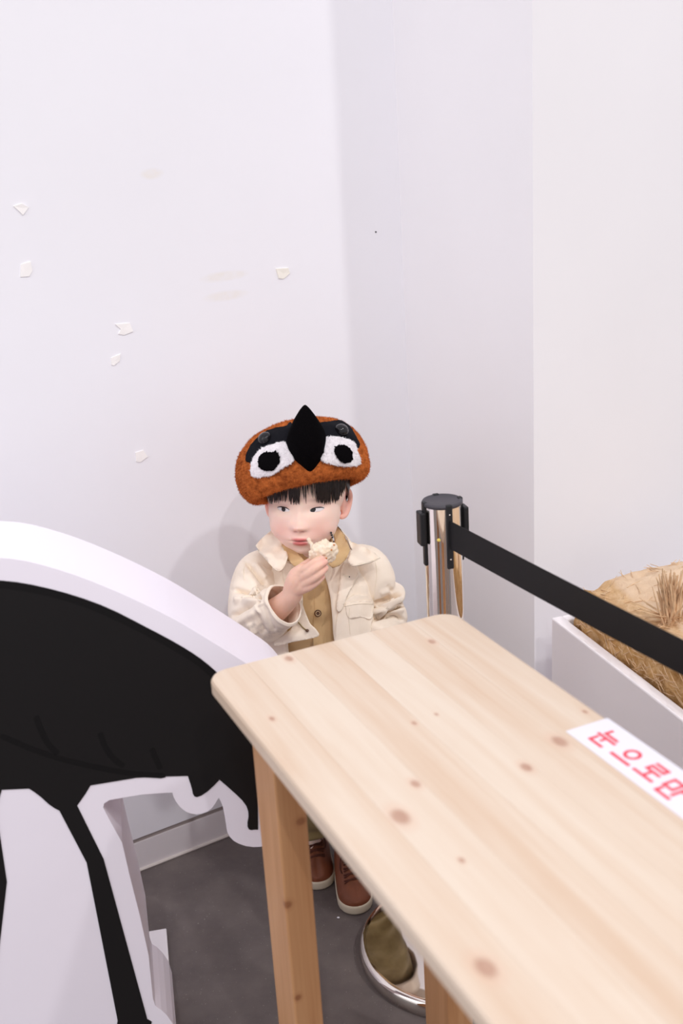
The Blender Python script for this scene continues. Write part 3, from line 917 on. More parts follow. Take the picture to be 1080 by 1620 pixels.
# fingers: index, middle, ring, little (picture order from the top), and the thumb behind the snack
FING = [
 ([(474, 906, 1.889), (488, 897, 1.874), (499, 889, 1.866), (509, 884, 1.866)], [.0092, .0080, .0073, .0060]),
 ([(477, 915, 1.885), (491, 906, 1.866), (503, 896, 1.860), (514, 889, 1.864)], [.0092, .0080, .0073, .0058]),
 ([(479, 925, 1.884), (493, 917, 1.866), (506, 907, 1.861), (515, 899, 1.866)], [.0088, .0077, .0070, .0056]),
 ([(479, 933, 1.886), (491, 928, 1.872), (502, 920, 1.868), (510, 913, 1.873)], [.0080, .0070, .0062, .0050]),
 ([(470, 904, 1.904), (482, 894, 1.912), (493, 887, 1.910), (501, 882, 1.905)], [.0100, .0088, .0080, .0064]),
]
for pts, r in FING:
    v, f = tube([W(*p) for p in pts], r, 14, 16); mb.add(v, f)
# left arm, hanging beside the body with the hand below the table edge
EL2 = W(616, 985, 2.055); WR2 = EL2 + np.array([-.035, -.10, -.075])
v, f = tube([SHR, (SHR + EL2) / 2, EL2], [.026, .019, .018], 16); mb.add(v, f)
v, f = tube([EL2, WR2], [.018, .0170], 16); mb.add(v, f)
hd = (WR2 - EL2); hd /= np.linalg.norm(hd)
v, f = tube([WR2, WR2 + hd * .03, WR2 + hd * .045], [.0185, .0205, .017], 16); mb.add(v, f)
sd = np.cross(hd, [0, 0, 1]); sd /= np.linalg.norm(sd); dn = np.cross(hd, sd)
if dn[2] > 0: dn = -dn
for k, l in enumerate((.040, .046, .043, .034)):
    a = WR2 + hd * .045 + sd * (.0215 - .0143 * k)
    v, f = tube([a - hd * .01, a + hd * l * .5 + dn * .004, a + hd * l * .85 + dn * .016], [.008, .0072, .0056], 12, 10); mb.add(v, f)
a = WR2 + hd * .018 - sd * .018
v, f = tube([a, a - sd * .016 + hd * .012, a - sd * .018 + hd * .028 + dn * .006], [.0085, .0078, .006], 12, 10); mb.add(v, f)
# legs
ANK = [np.array([-.098, 2.078, .07]), np.array([-.010, 2.000, .07])]
for k, s in enumerate((-1, 1)):
    hp = np.array([-.05 + s * .04, 2.06, .38])
    v, f = tube([hp, hp * .5 + ANK[k] * .5 + [0, -.012, 0], ANK[k]], [.050, .038, .026], 20); mb.add(v, f)
    v, f = tube([ANK[k], ANK[k] + [s * .004, -.03, -.03], ANK[k] + [s * .008, -.075, -.045]], [.024, .020, .012], 16); mb.add(v, f)
body = obj('body', mb.v, mb.f, None, child)
m = body.modifiers.new('r', 'REMESH'); m.mode = 'VOXEL'; m.voxel_size = .0016
finish(body)

# ---- fine shaping of the fused surface, in the head's frame
me = body.data; n = len(me.vertices)
co = np.empty(n * 3); me.vertices.foreach_get('co', co); co = co.reshape(-1, 3) + CH
e = np.empty(len(me.edges) * 2, int); me.edges.foreach_get('vertices', e); e = e.reshape(-1, 2)
def laplace(P, it, lam, w=None):
    deg = np.bincount(e.ravel(), minlength=len(P)).astype(float)[:, None]
    for _ in range(it):
        S = np.zeros_like(P); np.add.at(S, e[:, 0], P[e[:, 1]]); np.add.at(S, e[:, 1], P[e[:, 0]])
        d = lam * (S / np.maximum(deg, 1) - P); P = P + (d if w is None else d * w[:, None])
    return P
Lh = (co - HC) @ RM
head = (Lh[:, 2] > -.095) & (np.abs(Lh[:, 0]) < .072) & (np.abs(Lh[:, 1]) < .12)
earz = (np.abs(Lh[:, 0]) > .060) & (Lh[:, 1] > -.006) & (Lh[:, 2] > -.042) & (Lh[:, 2] < .026)
wsm = np.where(head & ~earz, 1.0, 0.0)
co = laplace(co, 26, .55, wsm); co = laplace(co, 3, .5)
Lh = (co - HC) @ RM
ex, ez = .0300, -.001
def G(cx, cz, sx, sz): return np.exp(-.5 * (((Lh[:, 0] - cx) / sx) ** 2 + ((Lh[:, 2] - cz) / sz) ** 2))
D = np.zeros(n)
for s in (-1, 1):
    D -= .0035 * G(s * .029, .002, .013, .008)                # eye hollows
    D += .0018 * G(s * .031, -.013, .014, .006)
    D += .0035 * G(s * .038, -.036, .017, .016)               # cheeks
    D += .0050 * G(s * .0095, -.0315, .0052, .0048)           # wings of the nose
    D -= .0040 * G(s * .0058, -.0378, .0026, .0016)           # nostrils
D += .0042 * G(0, -.012, .0060, .014)
D += .0115 * G(0, -.0300, .0080, .0068)
D += .0035 * G(0, -.052, .020, .012)
D += .0036 * G(0, -.0530, .0105, .0026) + .0044 * G(0, -.0612, .0092, .0032)
D -= .0042 * G(0, -.0567, .0100, .0011)
D += .0040 * G(0, -.083, .013, .008) - .0020 * G(0, -.0705, .014, .004)
front = np.clip((-Lh[:, 1] - .018) / .03, 0, 1) * (Lh[:, 2] > -.1) * (np.abs(Lh[:, 0]) < .075)
co = co + (D * front)[:, None] * (RM @ np.array([0, -1.0, 0]))[None, :]
Lh = (co - HC) @ RM
# eye openings
def lids(s, x):                                # upper and lower lid heights over x (towards the ear positive)
    t = (x - ex) / .0112
    up = .0033 * np.sqrt(np.clip(1 - t * t, 0, 1)) * (1 - .12 * t) + .0009 * t
    lo = -.0030 * np.sqrt(np.clip(1 - t * t, 0, 1)) * (1 + .15 * t) + .0009 * t
    return t, up + ez, lo + ez
hole = np.zeros(n, bool)
for s in (-1, 1):
    t, up, lo = lids(s, s * Lh[:, 0])
    hole |= (np.abs(t) < 1) & (Lh[:, 2] < up) & (Lh[:, 2] > lo) & (Lh[:, 1] < -.03)
surf_y = {}
for s in (-1, 1):
    k = np.argmin((Lh[:, 0] - s * ex) ** 2 + (Lh[:, 2] - ez) ** 2 + (Lh[:, 1] > -.03) * 9)
    surf_y[s] = Lh[k, 1]
fullco = co.copy()
co[hole] += .0050 * (RM @ np.array([0, 1.0, 0]))
# ---- skin colours (lips, flush, brows), plus shade painted into mouth crease and nostrils
C = np.tile(np.array(srgb(250, 219, 203)[:3]), (n, 1))
def tint(w, c):
    global C
    w = np.clip(w, 0, 1)[:, None]; C = C * (1 - w) + np.array(srgb(*c)[:3]) * w
fr = (Lh[:, 1] < -.01) & (Lh[:, 2] > -.1)
for s in (-1, 1):
    tint(.62 * fr * G(s * .036, -.040, .018, .016), (243, 186, 172))
    tint(.5 * fr * G(s * .036, .016, .014, .0026), (150, 112, 98))
    tint(.55 * fr * G(s * .030, .004, .012, .0035), (214, 160, 148))
tint(.35 * fr * G(0, -.032, .008, .008), (236, 178, 166))
lip = fr * np.maximum((np.abs(Lh[:, 0]) < .0158) * G(0, -.0533, .0088, .0020) * 1.2, (np.abs(Lh[:, 0]) < .014) * G(0, -.0615, .0084, .0034) * 1.3)
tint(.9 * np.clip(lip * 1.5, 0, 1), (214, 112, 112))
tint(.8 * fr * G(0, -.0567, .0125, .0009), (120, 48, 46))  # shade between the lips, painted as a dark line
tint(.55 * fr * (G(.0058, -.0378, .0026, .0014) + G(-.0058, -.0378, .0026, .0014)), (150, 80, 70))  # shade of the nostril hollows, painted into the colour
tint(.75 * earz, (240, 176, 160))
hand = (co[:, 1] < 1.99) & (co[:, 2] > .3) & ((Lh[:, 1] < -.112) | (Lh[:, 2] < -.11))
tint(.75 * hand, (240, 192, 168))
for pts, r in FING:
    tp = W(*pts[-1]); dd = np.linalg.norm(co - tp, axis=1); tint(.5 * np.exp(-(dd / .009) ** 2), (238, 170, 158))
me.vertices.foreach_set('co', (co - CH).ravel())
at = me.attributes.new('col', 'FLOAT_COLOR', 'POINT'); at.data.foreach_set('color', np.hstack([C, np.ones((n, 1))]).ravel())
me.materials.append(M_skin); me.update(); me.shade_smooth()
# ---- eyes
for s, ix, iz in ((-1, -.0004, -.0004), (1, -.0062, 0.0)):
    near = (np.abs(s * Lh[:, 0] - ex) < .017) & (np.abs(Lh[:, 2] - ez) < .010) & (Lh[:, 1] < -.03)
    Q = (fullco[near] - HC) @ RM; qx, qz = s * Q[:, 0] - ex, Q[:, 2] - ez
    A = np.stack([np.ones_like(qx), qx, qz, qx * qx, qx * qz, qz * qz], 1); kf = np.linalg.lstsq(A, Q[:, 1], rcond=None)[0]
    def sy(x, z, kf=kf):                       # depth of the skin over the eye, x towards the ear
        x = x - ex; z = z - ez; return kf @ np.array([1, x, z, x * x, x * z, z * z])
    V = []; F = []; na, nb2 = 22, 8
    for i in range(na + 1):
        x = ex + .0122 * (2 * i / na - 1); t, up, lo = lids(s, x)
        up, lo = float(up) + .0009, float(lo) - .0009
        for j in range(nb2 + 1):
            z = lo + (up - lo) * j / nb2; V.append(hw([s * x, sy(x, z) + .0011, z]))
    for i in range(na):
        for j in range(nb2): F.append((i * (nb2 + 1) + j, (i + 1) * (nb2 + 1) + j, (i + 1) * (nb2 + 1) + j + 1, i * (nb2 + 1) + j + 1))
    eb = obj('eye', V, F, M_eyew, body)
    finish(eb, solid=.002, offset=0)
    V = []; F = []; cx = ex + s * ix; cz = ez + iz
    for k in range(6):
        for j in range(24):
            rr = .0047 * k / 5; x = cx + rr * math.cos(j * math.pi / 12); z = cz + rr * math.sin(j * math.pi / 12)
            t, up, lo = lids(s, x); z = min(max(z, float(lo) - .0006), float(up) + .0006)
            V.append(hw([s * x, sy(x, z) - .0001 - .0002 * (1 - k / 5), z]))
    for k in range(5):
        for j in range(24): F.append((k * 24 + j, k * 24 + (j + 1) % 24, (k + 1) * 24 + (j + 1) % 24, (k + 1) * 24 + j))
    obj('iris', V, F, M_iris, eb, label='dark brown iris')
    xs = np.linspace(ex - .0110, ex + .0120, 16)
    t, up, lo = lids(s, xs)
    zz = np.where(np.abs(t) < 1, up, ez + .0009 * t) + .0003
    P = [hw([s * x, sy(x, z) - .0005, z]) for x, z in zip(xs, zz)]
    v, f = tube(P, np.interp(range(16), [0, 3, 10, 15], [.0004, .0008, .0011, .0005]), 8, 24); obj('lash_line', v, f, M_lash, body)

# ================================================================== clothes
M_jacket = cloth_mat('cream_cotton', srgb(247, 235, 219), srgb(241, 226, 207), stain=[tuple(W(412, 985, 1.93) - CH) + (.03, .06, .035), tuple(W(437, 1000, 1.91) - CH) + (.022, .06, .02)])
def ring_shell(rings, u0, u1, nu, nv, disp=None):
    """Open shell: rings (z, cx, cy, a, b); angle u0..u1 measured from the front (0) towards the child's left."""
    Q = spline(rings, nv); v = []
    for z, cx, cy, a, b in Q:
        for j in range(nu + 1):
            t = u0 + (u1 - u0) * j / nu
            s_, c_ = math.sin(t), math.cos(t)
            k = (abs(s_) ** 2.6 + abs(c_) ** 2.6) ** (-1 / 2.6)
            p = np.array([cx + a * s_ * k, cy - b * c_ * k, z]); nn = np.array([s_, -c_, 0])
            if disp: p = p + nn * disp(p, t)
            v.append(p)
    f = [(i * (nu + 1) + j, i * (nu + 1) + j + 1, (i + 1) * (nu + 1) + j + 1, (i + 1) * (nu + 1) + j) for i in range(nv - 1) for j in range(nu)]
    return v, f
SX = NB[0]; SY = 2.062
def crease(o, lines):
    """Press folds into cloth: each line (points as seen from the front, depth, half width)."""
    me = o.data; b = Vector(o['_base'])
    dense = [(spline([(x, y) for x, y in pts], 40), a, w) for pts, a, w in lines]
    ns = [v.normal.copy() for v in me.vertices]
    for v, nn in zip(me.vertices, ns):
        p = v.co + b
        if nn.dot((CAMP - p).normalized()) < .02: continue
        x, y = PX(p); t = 0
        for P, a, w in dense:
            d2 = (P[:, 0] - x) ** 2 + (P[:, 1] - y) ** 2; k = int(np.argmin(d2)); e = min(1, k / 6, (39 - k) / 4) if True else 1
            t += a * max(.15, e) * math.exp(-d2[k] / (w * w))
        if t: v.co += nn * t
    me.update()
def flip_out(o):
    bm = bmesh.new(); bm.from_mesh(o.data); bmesh.ops.recalc_face_normals(bm, faces=bm.faces); bm.to_mesh(o.data); bm.free()
def ridge(d, w): return math.exp(-(d / w) ** 2)
def shirt_d(p, t): return .0035 * fbm((p[0], p[1], p[2] * 1.6), 22, 4, 2)
v, f = ring_shell([(.33, -.052, SY, .108, .092), (.45, -.052, SY, .102, .088), (.55, SX, SY, .100, .085), (.61, SX, SY, .097, .080), (.645, SX, SY + .004, .085, .072), (.672, SX, SY + .008, .062, .060), (.69, SX, SY + .008, .050, .052), (.715, SX, SY + .01, .046, .047)], -math.pi, math.pi, 72, 50, shirt_d)
shirt = obj('shirt', v, f, M_shirt, child, label='tan cotton shirt under the jacket')
flip_out(shirt)
crease(shirt, [([(505, 955), (518, 953), (530, 948)], -.002, 3), ([(497, 985), (512, 984), (532, 978)], -.002, 3), ([(506, 930), (520, 940), (534, 938)], -.002, 4)])
finish(shirt, solid=.002, offset=-1)
def jack_d(p, t): return .004 * fbm((p[0], p[1], p[2]), 15, 11, 3) + .003
v, f = ring_shell([(.36, -.054, SY, .134, .112), (.45, -.053, SY, .128, .106), (.55, SX, SY, .122, .099), (.61, SX, SY + .002, .117, .092), (.64, SX, SY + .006, .112, .084), (.662, SX, SY + .010, .096, .070), (.682, SX, SY + .012, .072, .060), (.695, SX, SY + .012, .056, .054)], math.radians(17), math.radians(360 - 22), 96, 50, jack_d)
jack = obj('jacket', v, f, M_jacket, child, label='loose cream cotton jacket worn open')
flip_out(jack)
crease(jack, [([(556, 915), (560, 945), (562, 1000)], -.004, 4), ([(572, 900), (584, 920), (586, 960)], -.003, 4), ([(395, 890), (410, 908), (420, 922)], -.006, 3.5), ([(575, 950), (576, 1000)], .003, 5)])
finish(jack, solid=.003, offset=0)
def sleeve(pts, rad, folds, seed, nn=190, seg=130):
    def d(s, a):
        t = 0
        for s0, a0, sw, aw, amp, slope in folds:
            da = (a - a0 + math.pi) % (2 * math.pi) - math.pi
            t += amp * ridge(s - s0 - slope * da, sw) * ridge(da, aw)
        return t + .0025 * noise.noise(Vector((s * 7, math.cos(a) * 1.5, math.sin(a) * 1.5 + seed)))
    return tube(pts, rad, seg, nn, False, disp=d)
# raised sleeve
FO1 = [(.80, 2, .03, 9, .003, .04), (.975, 0, .018, 9, .0025, 0)]
S_L = [W(440, 892, 2.068), W(424, 895, 2.066), W(409, 908, 2.055), W(402, 942, 2.02), W(401, 972, 1.985), W(411, 981, 1.955), W(433, 967, 1.930), W(451, 955, 1.916)]
v, f = sleeve(S_L, [.020, .034, .044, .047, .046, .044, .041, .038], FO1, 1.0)
sl = obj('sleeve', v, f, M_jacket, jack)
flip_out(sl)
crease(sl, [([(386, 886), (402, 904), (412, 916), (420, 926)], -0.0132, 2.8), ([(400, 890), (412, 904), (422, 916)], 0.0065, 5), ([(378, 900), (396, 918), (408, 930)], .004, 6),
  ([(368, 933), (388, 936), (414, 946)], -0.0156, 3.1), ([(368, 948), (392, 952), (408, 954)], 0.0091, 6), ([(364, 976), (386, 963), (412, 950)], -0.0120, 3.0), ([(370, 990), (396, 974), (412, 964)], 0.0078, 6),
  ([(405, 962), (410, 984), (420, 1004)], -.007, 4), ([(394, 985), (402, 1004)], 0.0065, 5), ([(418, 956), (426, 980), (436, 1000)], -.004, 3.5)])
finish(sl, solid=.003, offset=-1)
FO2 = [(.50, 0, .03, 9, -.006, .05), (.58, 0, .035, 9, .010, .06), (.66, 0, .028, 9, -.008, -.05), (.74, 0, .035, 9, .010, -.04), (.82, 0, .03, 9, -.006, .05)]
S_R = [W(548, 884, 2.078), W(566, 888, 2.076), W(583, 903, 2.07), W(596, 938, 2.06), W(606, 968, 2.05), W(610, 990, 2.03), EL2 * .4 + WR2 * .6 + [0.0, 0, -.005], WR2 * .9 + EL2 * .1]
v, f = sleeve(S_R, [.020, .034, .044, .043, .042, .042, .040, .034], FO2, 6.0)
sr = obj('sleeve', v, f, M_jacket, jack)
flip_out(sr)
crease(sr, [([(586, 957), (606, 951), (620, 944), (634, 938)], -0.0208, 2.8), ([(592, 963), (612, 959), (636, 947)], 0.0091, 4), ([(588, 973), (612, 967), (638, 956)], -0.0208, 2.8), ([(586, 981), (604, 975), (622, 974), (640, 982)], -0.0176, 2.6), ([(604, 969), (624, 966), (638, 966)], 0.0078, 4), ([(600, 940), (616, 934)], .004, 4), ([(612, 925), (622, 938)], -.004, 3)])
finish(sr, solid=.003, offset=-1)
# trousers
v = []; mb = MB()
for k, s in enumerate((-1, 1)):
    hp = np.array([-.05 + s * .045, 2.06, .42])
    P = [hp, hp * .6 + ANK[k] * .4 + [s * .006, -.014, 0], hp * .25 + ANK[k] * .75 + [0, -.008, 0], ANK[k] + [0, 0, .022]]
    q, f = tube(P, [.072, .066, .058, .052], 40, 60, False, disp=lambda t, a: .006 * noise.noise(Vector((t * 9, math.cos(a) * 1.3, math.sin(a) * 1.3 + s))) + .004 * ridge(t - .95, .04))
    mb.add(q, f)
tr = obj('trousers', mb.v, mb.f, M_olive, child, label='wide olive trousers'); finish(tr, solid=.003, offset=-1)

# draped pieces: shirt placket and collar, jacket facings, collar flaps, hem corner
B1 = bvh_of(shirt)
def X(a, b, s, ox, oy): return (a / s + ox, b / s + oy)
o = sheet('placket', [(494, 895), (515, 895), (514, 1060), (496, 1060), (494, 980)], B1, .0016, M_shirt, shirt, .0012, rnd=False, smooth=4)
for yy in (970, 1032):
    h = hit(bvh_of(o, shirt), 502.5, yy)
    if h:
        nn = h[1] / np.linalg.norm(h[1]); zz = np.array([0, 0, 1.0]); xx = np.cross(zz, nn); xx /= np.linalg.norm(xx); Mx = np.stack([xx, np.cross(nn, xx), nn], 1)
        v, f = lathe([(.0066, -.001), (.0066, .0012), (.0054, .0022), (.0042, .0014), (0, .0013)], h[0] + nn * .001, 20, Mx); bt = obj('button', v, f, M_btn, shirt)
        v, f = lathe([(.0046, .0012), (.0046, .0024), (.0034, .0024), (.0034, .0012)], h[0] + nn * .001, 20, Mx); obj('button_ring', v, f, M_btnl, bt)
B2 = bvh_of(shirt, jack)
col1 = sheet('shirt_collar', [(527, 832), (534, 834), (545, 847), (554, 869), (548, 884), (537, 895), (526, 899), (519, 893), (523, 880), (529, 862)], None, 0, M_shirt, shirt, .0025, rnd=False, bulge=.003, depth=[(528, 832, 2.06), (545, 847, 2.03), (554, 869, 1.985), (548, 884, 1.968), (526, 899, 1.955), (519, 893, 1.955), (523, 880, 1.962), (529, 862, 1.99)])
col2 = sheet('shirt_collar', [(441, 838), (450, 842), (464, 866), (482, 888), (486, 897), (476, 901), (462, 893), (450, 872), (443, 853)], None, 0, M_shirt, shirt, .0025, depth=[(441, 838, 2.06), (450, 872, 1.985), (462, 893, 1.962), (480, 899, 1.956), (464, 866, 1.985), (450, 842, 2.045)])
B3 = bvh_of(shirt, jack, col1, col2)
fac1 = sheet('front_facing', [(541, 893), (556, 893), (569, 907), (561, 921), (549, 944), (540, 966), (533, 967), (532, 955), (537, 925)], B3, .006, M_jacket, jack, .0022, smooth=8, per=4, bulge=.002)
fac2 = sheet('front_panel', [(539, 962), (546, 950), (566, 940), (590, 950), (588, 985), (578, 1040), (530, 1040), (530, 1005), (533, 975)], B3, .003, M_jacket, jack, .0022, smooth=8, per=4)
fac3 = sheet('front_facing', [(446, 893), (462, 893), (474, 905), (478, 930), (478, 960), (466, 960), (452, 930)], B3, .004, M_jacket, jack, .0022, smooth=8, per=4)
cr = sheet('jacket_collar', [(534, 832), (541, 839), (556, 857), (579, 866), (593, 875), (602, 883), (589, 889), (571, 895), (557, 897), (551, 891), (549, 884), (556, 869), (547, 850)], None, 0, M_jacket, jack, .003, rnd=False, bulge=.004, depth=[(534, 832, 2.055), (547, 850, 2.03), (549, 884, 1.966), (557, 897, 1.955), (571, 895, 1.962), (602, 883, 1.995), (593, 875, 2.01), (579, 866, 2.03), (556, 857, 2.045)])
cl = sheet('jacket_collar', [(436, 833), (442, 842), (450, 862), (456, 880), (450, 897), (444, 905), (435, 903), (422, 887), (410, 872), (404, 863), (413, 852), (425, 842)], None, 0, M_jacket, jack, .003, rnd=False, bulge=.004, depth=[(436, 833, 2.055), (450, 862, 2.005), (456, 880, 1.972), (444, 905, 1.953), (435, 903, 1.953), (422, 887, 1.975), (404, 863, 2.02), (413, 852, 2.04)])
hem = sheet('hem_corner', [(474, 945), (480, 962), (489, 985), (500, 996), (504, 1006), (488, 1011), (462, 1016), (436, 1022), (432, 1014), (450, 1004), (466, 985)], None, 0, M_jacket, jack, .002, depth=[(474, 945, 1.945), (500, 998, 1.93), (470, 1012, 1.925), (440, 1016, 1.94), (466, 985, 1.945)], per=4)
pock = sheet('pocket_flap', [(546, 957), (553, 953), (588, 951), (588, 978), (570, 976), (551, 978)], bvh_of(fac2, jack, sr, shirt), .0022, M_jacket, jack, .0016, smooth=6, per=3)
# seams and thread
ALL = bvh_of(jack, sl, sr, cr, cl, fac1, fac2, fac3, hem, pock, shirt)
mb = MB()
def seam(pts, w=.00055, lift=.0006, bv=None):
    P = spline(pts, 7 * len(pts)); out = []
    for x, y in P:
        h = hit(bv or ALL, x, y)
        if h: d = ray(x, y); d /= np.linalg.norm(d); out.append(h[0] - d * lift)
    if len(out) > 3:
        v, f = tube(out, [w] * len(out), 5, len(out), False); mb.add(v, f)
seam([(406, 868), (421, 886), (436, 901), (444, 902), (451, 893), (455, 880)])
seam([(551, 893), (556, 895), (571, 893), (588, 887), (600, 882)])
seam([(386, 918), (385, 903), (388, 890)])
seam([(545, 959), (560, 956), (572, 955), (589, 955)], .0008)
seam([(553, 962), (552, 980), (554, 1004)])
seam([(566, 906), (556, 930), (544, 956)])
seam([(594, 889), (596, 910), (592, 940), (589, 985)])
seam([(540, 908), (546, 910), (552, 912)], .0011)
seam([(443, 928), (449, 945), (456, 968), (457, 984)], .0009)
obj('stitching', mb.v, mb.f, M_thread, jack, kind='stuff')
h = hit(ALL, 552.5, 912.5)
if h:
    v, f = ellipsoid(h[0] - ray(552, 912) / np.linalg.norm(ray(552, 912)) * .001, (.0012, .0008, .0012), nu=8, nv=6); obj('buttonhole', v, f, M_lash, jack)
# toggle cord on the hem
hb = bvh_of(hem)
P = [h[0] + np.array([0, -.0025, 0]) for h in (hit(hb, x, y) for x, y in ((472, 984), (478, 991), (484, 996))) if h]
if len(P) > 1:
    v, f = tube(P, [.0012] * len(P), 8, 12); tg = obj('toggle_cord', v, f, M_olive, jack, label='olive cord on the hem')
    v, f = ellipsoid(P[-1] + np.array([.002, -.002, 0]), (.0034, .0028, .0028), nu=14, nv=10); obj('toggle', v, f, M_btn, tg)
# beads at the neck
nb_ = MB()
NBV = bvh_of(body, shirt)
for k, (x, y) in enumerate(((523.5, 842), (524.5, 845.5), (525.5, 849), (526.3, 852.5), (527, 856), (527.6, 859.5))):
    h = hit(NBV, x, y)
    if h:
        v, f = ellipsoid(h[0] + np.array([0, -.003, 0]), (.0021,) * 3, nu=10, nv=8); nb_.add(v, f)
if nb_.v: obj('necklace', nb_.v, nb_.f, M_bead, child, label='dark beaded necklace', kind='stuff')

# shoes
def shoe(toe, heel, wid, s):
    t = np.array([toe[0], toe[1], 0]); h = np.array([heel[0], heel[1], 0]); d = t - h; L_ = np.linalg.norm(d); d /= L_; sd = np.array([-d[1], d[0], 0])
    def out(u):                                # half width along the foot, u 0 heel .. 1 toe
        return wid * (.74 + .26 * math.sin(min(1, u * 1.25) * math.pi / 2)) * math.sqrt(max(0, 1 - max(0, (u - .74) / .26) ** 2.4)) * math.sqrt(max(0, 1 - max(0, (.12 - u) / .12) ** 2))
    us = [0.002, .02, .05, .1, .2, .32, .45, .58, .7, .79, .86, .92, .96, .985, .998]
    ring = [h + d * (u * L_) + sd * out(u) for u in us] + [h + d * (u * L_) - sd * out(u) for u in us[::-1]]
    n = len(ring); c = h + d * L_ * .5
    v = []
    for z, k in ((0, .97), (.004, 1.02), (.018, 1.03), (.021, 1.0), (.021, .9)):
        v += [c + (p - c) * k + np.array([0, 0, z]) for p in ring]
    f = [(i * n + j, i * n + (j + 1) % n, (i + 1) * n + (j + 1) % n, (i + 1) * n + j) for i in range(4) for j in range(n)] + [tuple(range(n))[::-1], tuple(4 * n + j for j in range(n))]
    root = thing_part('shoe')
    up = []
    levels = 9
    for i in range(levels):
        a = i / (levels - 1)
        for p, u in zip(ring, us + us[::-1]):
            topz = .021 + (.026 + .050 * max(0, 1 - u / .62) ** .55 * 1.0 if u < .62 else .026 * math.sqrt(max(0.02, 1 - ((u - .62) / .40) ** 2)) )
            ax = h + d * (u * L_)
            k = math.sqrt(max(0, 1 - (a * .93) ** 2.2)) * .99
            up.append(ax + (p - ax) * (k if u > .35 else .55 + .45 * k) + np.array([0, 0, .018 + (topz - .018) * a]))
    uf = [(i * n + j, i * n + (j + 1) % n, (i + 1) * n + (j + 1) % n, (i + 1) * n + j) for i in range(levels - 1) for j in range(n)]
    uf.append(tuple((levels - 1) * n + j for j in range(n)))
    sh = obj('shoe', up, uf, M_leather, child, label='brown leather sneaker with cream sole'); finish(sh, subsurf=1)
    so = obj('sole', v, f, M_sole, sh); finish(so, bevel=.002)
    bv = bvh_of(sh)
    mbl = MB()
    def top(u, k):
        p = h + d * (u * L_) + sd * k; r = bv.ray_cast(Vector(p + np.array([0, 0, .3])), Vector((0, 0, -1)))
        return np.array(r[0]) + [0, 0, .0015] if r[0] is not None else p + [0, 0, .05]
    for i in range(4):
        u = .50 + .07 * i; w_ = .014 + .001 * i
        q, f2 = tube([top(u, -w_), top(u + .02, 0) + [0, 0, .001], top(u + .01, w_)], [.0016] * 3, 6, 8); mbl.add(q, f2)
        q, f2 = tube([top(u + .03, -w_), top(u + .015, 0) + [0, 0, .002], top(u - .02, w_)], [.0016] * 3, 6, 8); mbl.add(q, f2)
    for s2 in (-1, 1):
        q, f2 = tube([top(.5, 0) + [0, 0, .003], top(.47, s2 * .016) + [0, 0, .008], top(.54, s2 * .022) + [0, 0, .002], top(.60, s2 * .020)], [.0014] * 4, 6, 12); mbl.add(q, f2)
    obj('laces', mbl.v, mbl.f, M_lace, sh, kind='stuff')
    return sh
def thing_part(*a): return None
t1 = TZ(505, 1409, 0); t2 = TZ(566, 1448, 0)
shoe(t1[:2], (t1[0] - .012, t1[1] + .165), .034, -1)
shoe(t2[:2], (t2[0] - .018, t2[1] + .165), .034, 1)

# ---- hair: a cap under the hat and a fringe of strands
HBV = bvh_of(body)
mb = MB()
NU, NVv = 80, 40
for i in range(NVv + 1):
    for j in range(NU):
        a = 2 * math.pi * j / NU
        fwd = math.cos(a)                       # 1 at the face
        zlow = .062 if fwd > .55 else (-.030 if fwd < -.2 else -.030 + (fwd + .2) / .75 * .092)
        if .05 < fwd <= .55 : zlow = .010 + (fwd - .05) / .5 * .052
        el = math.pi / 2 * (1 - i / NVv)
        top_ = .112; z = zlow + (top_ - zlow) * math.sin(el)
        zc = (z - .03) / .0845
        r = math.sqrt(max(0, 1 - min(1, zc * zc)))
        mb.v.append(tuple(hw((.0800 * r * math.sin(a), .010 - .0925 * r * math.cos(a), z))))
for i in range(NVv):
    for j in range(NU): mb.f.append((i * NU + j, i * NU + (j + 1) % NU, (i + 1) * NU + (j + 1) % NU, (i + 1) * NU + j))
hair = obj('hair', mb.v, mb.f, M_hair, child, label='short dark brown hair with a straight fringe')
mb = MB()
def strand(x0, y0, x1, y1, w, off=.004, lift0=.007):
    pts = []
    for t in np.linspace(0, 1, 7):
        x = x0 + (x1 - x0) * t + 1.2 * math.sin(t * 3) * random.uniform(-.4, .4); y = y0 + (y1 - y0) * t
        h = hit(HBV, x, y)
        if not h: return
        d = ray(x, y); d /= np.linalg.norm(d)
        pts.append(h[0] - d * (lift0 * (1 - t) + off * t + .001))
    r = [w * k for k in (.9, 1, 1, .95, .8, .55, .15)]
    v, f = tube(pts, r, 6, 9, False, (ray(x0, y0), .45)); mb.add(v, f)
def fringe(xa, xb, y0, ends, nst, w, jit=3.0):
    for k in range(nst):
        x = random.uniform(xa, xb); t = (x - xa) / (xb - xa)
        ye = np.interp(t, np.linspace(0, 1, len(ends)), ends) + random.uniform(-jit, jit)
        strand(x + random.uniform(-1, 1) - (t - .5) * 3, y0 + random.uniform(-2, 2), x + random.uniform(-1.8, 1.8), ye, random.uniform(.6, 1) * w)
fringe(427, 473, 752, [793, 793, 794, 794, 797, 796], 62, .0024)
fringe(500, 536, 746, [793, 794, 797, 797, 794, 790], 58, .0024)
fringe(472, 501, 748, [790, 788, 780, 786, 791], 12, .0013, 5)
fringe(530, 545, 750, [792, 786, 776], 36, .0019)
fringe(416, 430, 762, [780, 792, 796], 40, .0019)
for x0, x1, ye in ((482, 484, 797), (478, 481, 790), (497, 503, 792), (490, 494, 778), (487, 491, 770), (505, 509, 795)):
    for q in range(2): strand(x0 + random.uniform(-.6, .6), 748, x1 + random.uniform(-.6, .6), ye, .0011)
obj('fringe', mb.v, mb.f, M_hair, hair, kind='stuff')

